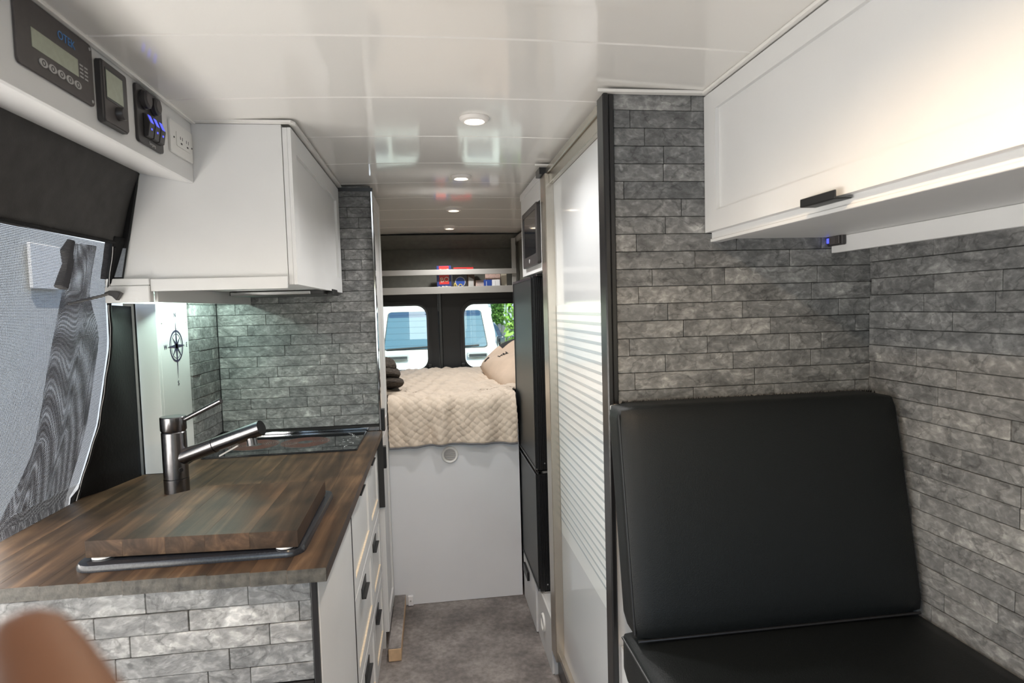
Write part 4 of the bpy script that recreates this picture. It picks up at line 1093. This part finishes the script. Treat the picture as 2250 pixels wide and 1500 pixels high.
for x0, x1 in ((-.66, -.05), (.1, .70)):
    p0, p1 = slope(x0, .035, .02), slope(x1, .07, .02)
    obj('wiper', tube([p0, p0.lerp(p1, .5), p1], .011, 8), 'rub', wv)
for x0, x1 in ((-.69, -.33), (.50, .79)):
    v = obj('bonnet_vent', prism(rrect(x0, x1, .705, .765, .02), 8.60, 8.90, 'y'), 'print_grey', wv)
    for k in range(3): obj('slat', box(x0+.02, x1-.02, 8.585, 8.5995, .716+.016*k, .722+.016*k), 'rub', v)
mr = obj('mirror', box(.96, 1.09, 8.98, 9.10, .70, .98, .03, 3), 'suv', wv, smooth=True)
obj('mirror_arm', tube([(.90, 9.1, .84), (.97, 9.06, .84)], .02, 8), 'rub', wv)
for x in (-.6, .72):
    obj('headlight', box(x-.17, x+.17, 8.325, 8.348, .12, .34, .02, 2), 'chrome', wv)
obj('grille', box(-.38, .5, 8.33, 8.348, .1, .34, .01), 'rub', wv)
obj('bumper', box(-.9, 1.02, 8.2, 8.349, -.28, .0, .05, 3), 'rub', wv, smooth=True)
for x in (-.72, .66):
    for y in (9.2, 12.3):
        obj('wheel', lathe([(0, 0), (.30, 0), (.34, .03), (.34, .19), (.30, .22), (0, .22)], (x, y, GZ+.34), 28, 'x'), 'rub', wv, smooth=True)
# black car further back
sv = thing('parked_car', (1.2, 16.5, GZ), 'black car parked further back beside the white van', 'car')
prof = [(15, -.3), (14.9, .1), (15.0, .32), (15.9, .45), (16.6, .92), (17.2, 1.0), (18.6, .98), (19.1, .5), (19.2, -.3)]
bm = prism(prof, 0.45, 1.95, 'x'); bmesh.ops.bevel(bm, geom=[e for e in bm.edges if abs(e.verts[0].co.x-e.verts[1].co.x) < 1e-6], offset=.08, segments=3, affect='EDGES', profile=.6)
for v in bm.verts:
    if v.co.z > .45: v.co.x = 1.2+(v.co.x-1.2)*(1-.22*(v.co.z-.45)/.55)
obj('body', bm, 'suv', sv, smooth=True)
bm = bmesh.new(); q = [(.63, 15.93, .50), (1.77, 15.93, .50), (1.68, 16.56, .91), (.72, 16.56, .91)]
a = [bm.verts.new(p) for p in q]; b = [bm.verts.new((p[0], p[1]-.03, p[2]+.03)) for p in q]
bm.faces.new(a[::-1]); bm.faces.new(b)
for i in range(4): bm.faces.new((a[i], b[i], b[(i+1) % 4], a[(i+1) % 4]))
bmesh.ops.recalc_face_normals(bm, faces=bm.faces)
obj('windshield', bm, 'windscreen', sv)
for x in (.65, 1.75): obj('headlight', box(x-.16, x+.16, 14.9, 14.97, .12, .27, .02, 2), 'chrome', sv)
obj('grille', box(.95, 1.45, 14.87, 14.93, .0, .26, .01), 'rub', sv)
for x in (.46, 1.7):
    for y in (15.7, 18.3): obj('wheel', lathe([(0, 0), (.3, 0), (.33, .03), (.33, .2), (.3, .24), (0, .24)], (x, y, GZ+.33), 24, 'x'), 'rub', sv, smooth=True)
# houses
def house(x0, x1, y0, y1, zt, mat, label, wins, n=14):
    h = thing('house', ((x0+x1)/2, (y0+y1)/2, GZ), label, 'house')
    obj('core', box(x0+.02, x1-.02, y0+.03, y1, GZ, zt), mat, h)
    dz = .16; k = 0; z = GZ
    while z < zt-.05:
        obj('siding_board', prism([(y0, z), (y0+.029, z), (y0+.029, z+dz-.004), (y0+.018, z+dz-.004)], x0, x1, 'x'), mat, h); z += dz
    for a, b, c, d_ in wins:
        w = obj('window', ring([(a-.1, c-.1), (b+.1, c-.1), (b+.1, d_+.1), (a-.1, d_+.1)], [(a, c), (b, c), (b, d_), (a, d_)], y0-.05, y0-.001, 'y'), 'house_trim', h)
        obj('pane', box(a, b, y0-.02, y0-.002, c, d_), 'dark_pane', w)
    obj('roof', prism([(x0-.12, zt), (x1+.12, zt), ((x0+x1)/2, zt+1.6)], y0-.4, y1+.3, 'y'), 'fence_wood', h)
    return h
house(-4.5, 2.85, 28, 34, 5.0, 'siding', 'grey sided house behind the white van', [(2.38, 2.68, 1.12, 1.32), (.5, 1.4, 1.0, 2.2)])
house(3.2, 10, 27, 33, 5.0, 'siding', 'second grey sided house behind the green tree', [(6, 7, .8, 2)])
# pale house seen through the screen door
hs = house(-9, -4.2, 2, 2.1, .1, 'siding_pale', 'pale house corner out of the sliding door', []) if False else None
ph = thing('house', (-5.2, 4, GZ), 'pale house wall beyond the insect screen', 'house')
obj('core', box(-5.6, -4.33, -2, 12, GZ, 4.2), 'siding_pale', ph)
obj('corner_board', box(-4.33, -4.28, 5.6, 5.85, GZ, 4.2), 'fence_wood', ph)
obj('wall_plate', box(-4.295, -4.26, 7.2, 7.75, 1.75, 2.25, .01), 'house_trim', ph)
# fence between the houses
fn = thing('fence', (2.6, 22.5, GZ), 'dark board fence between the grey houses', 'fence')
for k in range(9): obj('board', box(2.05+.14*k, 2.17+.14*k, 22.5, 22.53, GZ, .75+.05*(k % 2)), 'fence_wood', fn)
# trees
def leaves(bm, n, fn, s):
    for i in range(n):
        c = Vector(fn()); a = Vector((random.gauss(0, 1), random.gauss(0, 1), random.gauss(0, 1))).normalized(); b = a.orthogonal().normalized()
        if random.random() < .5: b = a.cross(b)
        L = s*random.uniform(.7, 1.4)
        vs = [bm.verts.new(c+d) for d in (-a*L*.5, b*L*.22, a*L*.5, -b*L*.22)]
        bm.faces.new(vs)
random.seed(3)
tr = thing('tree', (2.72, 25, GZ), 'leafy green tree between the two grey houses', 'tree')
obj('trunk', tube([(2.72, 25, GZ), (2.74, 25, 1), (2.72, 25, 2.2)], [.08, .06, .04], 10), 'bark', tr)
bm = bmesh.new()
def blob():
    while True:
        p = Vector([random.uniform(-1, 1) for _ in range(3)])
        if .35 < p.length < 1: return (2.75+p.x*.27, 25+p.y*.3, 1.6+p.z*1.6)
leaves(bm, 3200, blob, .12); o = obj('foliage', bm, 'leaf', tr); o['kind'] = 'stuff'
random.seed(5)
bb = thing('bamboo_hedge', (1.9, 11.8, GZ), 'bright green bamboo at the right edge of the rear window', 'bamboo')
for k in range(9):
    x, y = 1.40+.16*k+random.uniform(-.04, .04), 11.6+random.uniform(-.2, .2)
    obj('cane', tube([(x, y, GZ), (x+.03, y, .8), (x+random.uniform(-.1, .08), y-.1, 2.6)], [.018, .015, .006], 8), 'bamboo', bb)
bm = bmesh.new(); leaves(bm, 4200, lambda: (1.40+1.4*random.random()**.9, 11.55+random.uniform(-.3, .3), -.1+2.7*random.random()), .13)
o = obj('foliage', bm, 'bamboo', bb); o['kind'] = 'stuff'

# ================================================================== PHOTOGRAPHER'S HAND, fingertip reaching into view
def hand():
    V = []; E = []; Rd = []
    def add(p, r, parent=None):
        V.append(Vector(p)); Rd.append(r)
        if parent is not None: E.append((parent, len(V)-1))
        return len(V)-1
    palm = add((.020, .015, 1.315), .021)
    wrist = add((.045, -.055, 1.265), .022, palm)
    arm = add((.075, -.15, 1.19), .030, wrist); arm2 = add((.11, -.28, 1.08), .037, arm)
    # index finger: knuckle, two joints, tip under the lens
    k = add((-.006, .040, 1.328), .0125, palm); a = add((-.034, .066, 1.337), .0105, k); b = add((-.058, .0965, 1.339), .0098, a); c = add((-.0745, .117, 1.340), .0086, b); add((-.080, .124, 1.340), .0062, c)
    # middle, ring and little fingers curled under the phone
    for i, (dx, dy, dz, ln) in enumerate(((.012, .046, -.006, .040), (.030, .044, -.012, .037), (.045, .036, -.018, .030))):
        k = add((.010+dx*.6, dy, 1.322+dz), .0115, palm)
        a = add((.004+dx*.7, dy+ln*.55, 1.315+dz), .0098, k); b = add((-.014+dx*.7, dy+ln*.62, 1.300+dz), .0090, a); add((-.026+dx*.7, dy+ln*.3, 1.298+dz), .0076, b)
    # thumb leaves the side of the palm
    t = add((-.012, .002, 1.302), .0135, palm); t2 = add((-.038, .004, 1.304), .0112, t); t3 = add((-.060, .012, 1.312), .0098, t2); add((-.068, .017, 1.316), .007, t3)
    me = bpy.data.meshes.new('hand'); base = Vector((.02, .0, 1.28))
    me.from_pydata([v-base for v in V], E, [])
    o = bpy.data.objects.new('hand', me); link(o, None, base); me.materials.append(M['skin'])
    md = o.modifiers.new('skin', 'SKIN'); md.use_smooth_shade = True
    for i, sv_ in enumerate(me.skin_vertices[0].data):
        sv_.radius = (Rd[i], Rd[i]); sv_.use_root = (i == 0)
    ss = o.modifiers.new('sub', 'SUBSURF'); ss.levels = 2; ss.render_levels = 2
    tag(o, "blurred fingertip of the photographer's hand at the lower left", 'hand')
    bm = tube([(.062, -.105, 1.228), (.085, -.19, 1.16), (.115, -.30, 1.065)], [.040, .044, .050], 18)
    obj('sleeve_cuff', bm, 'sleeve', o, smooth=True)
hand()
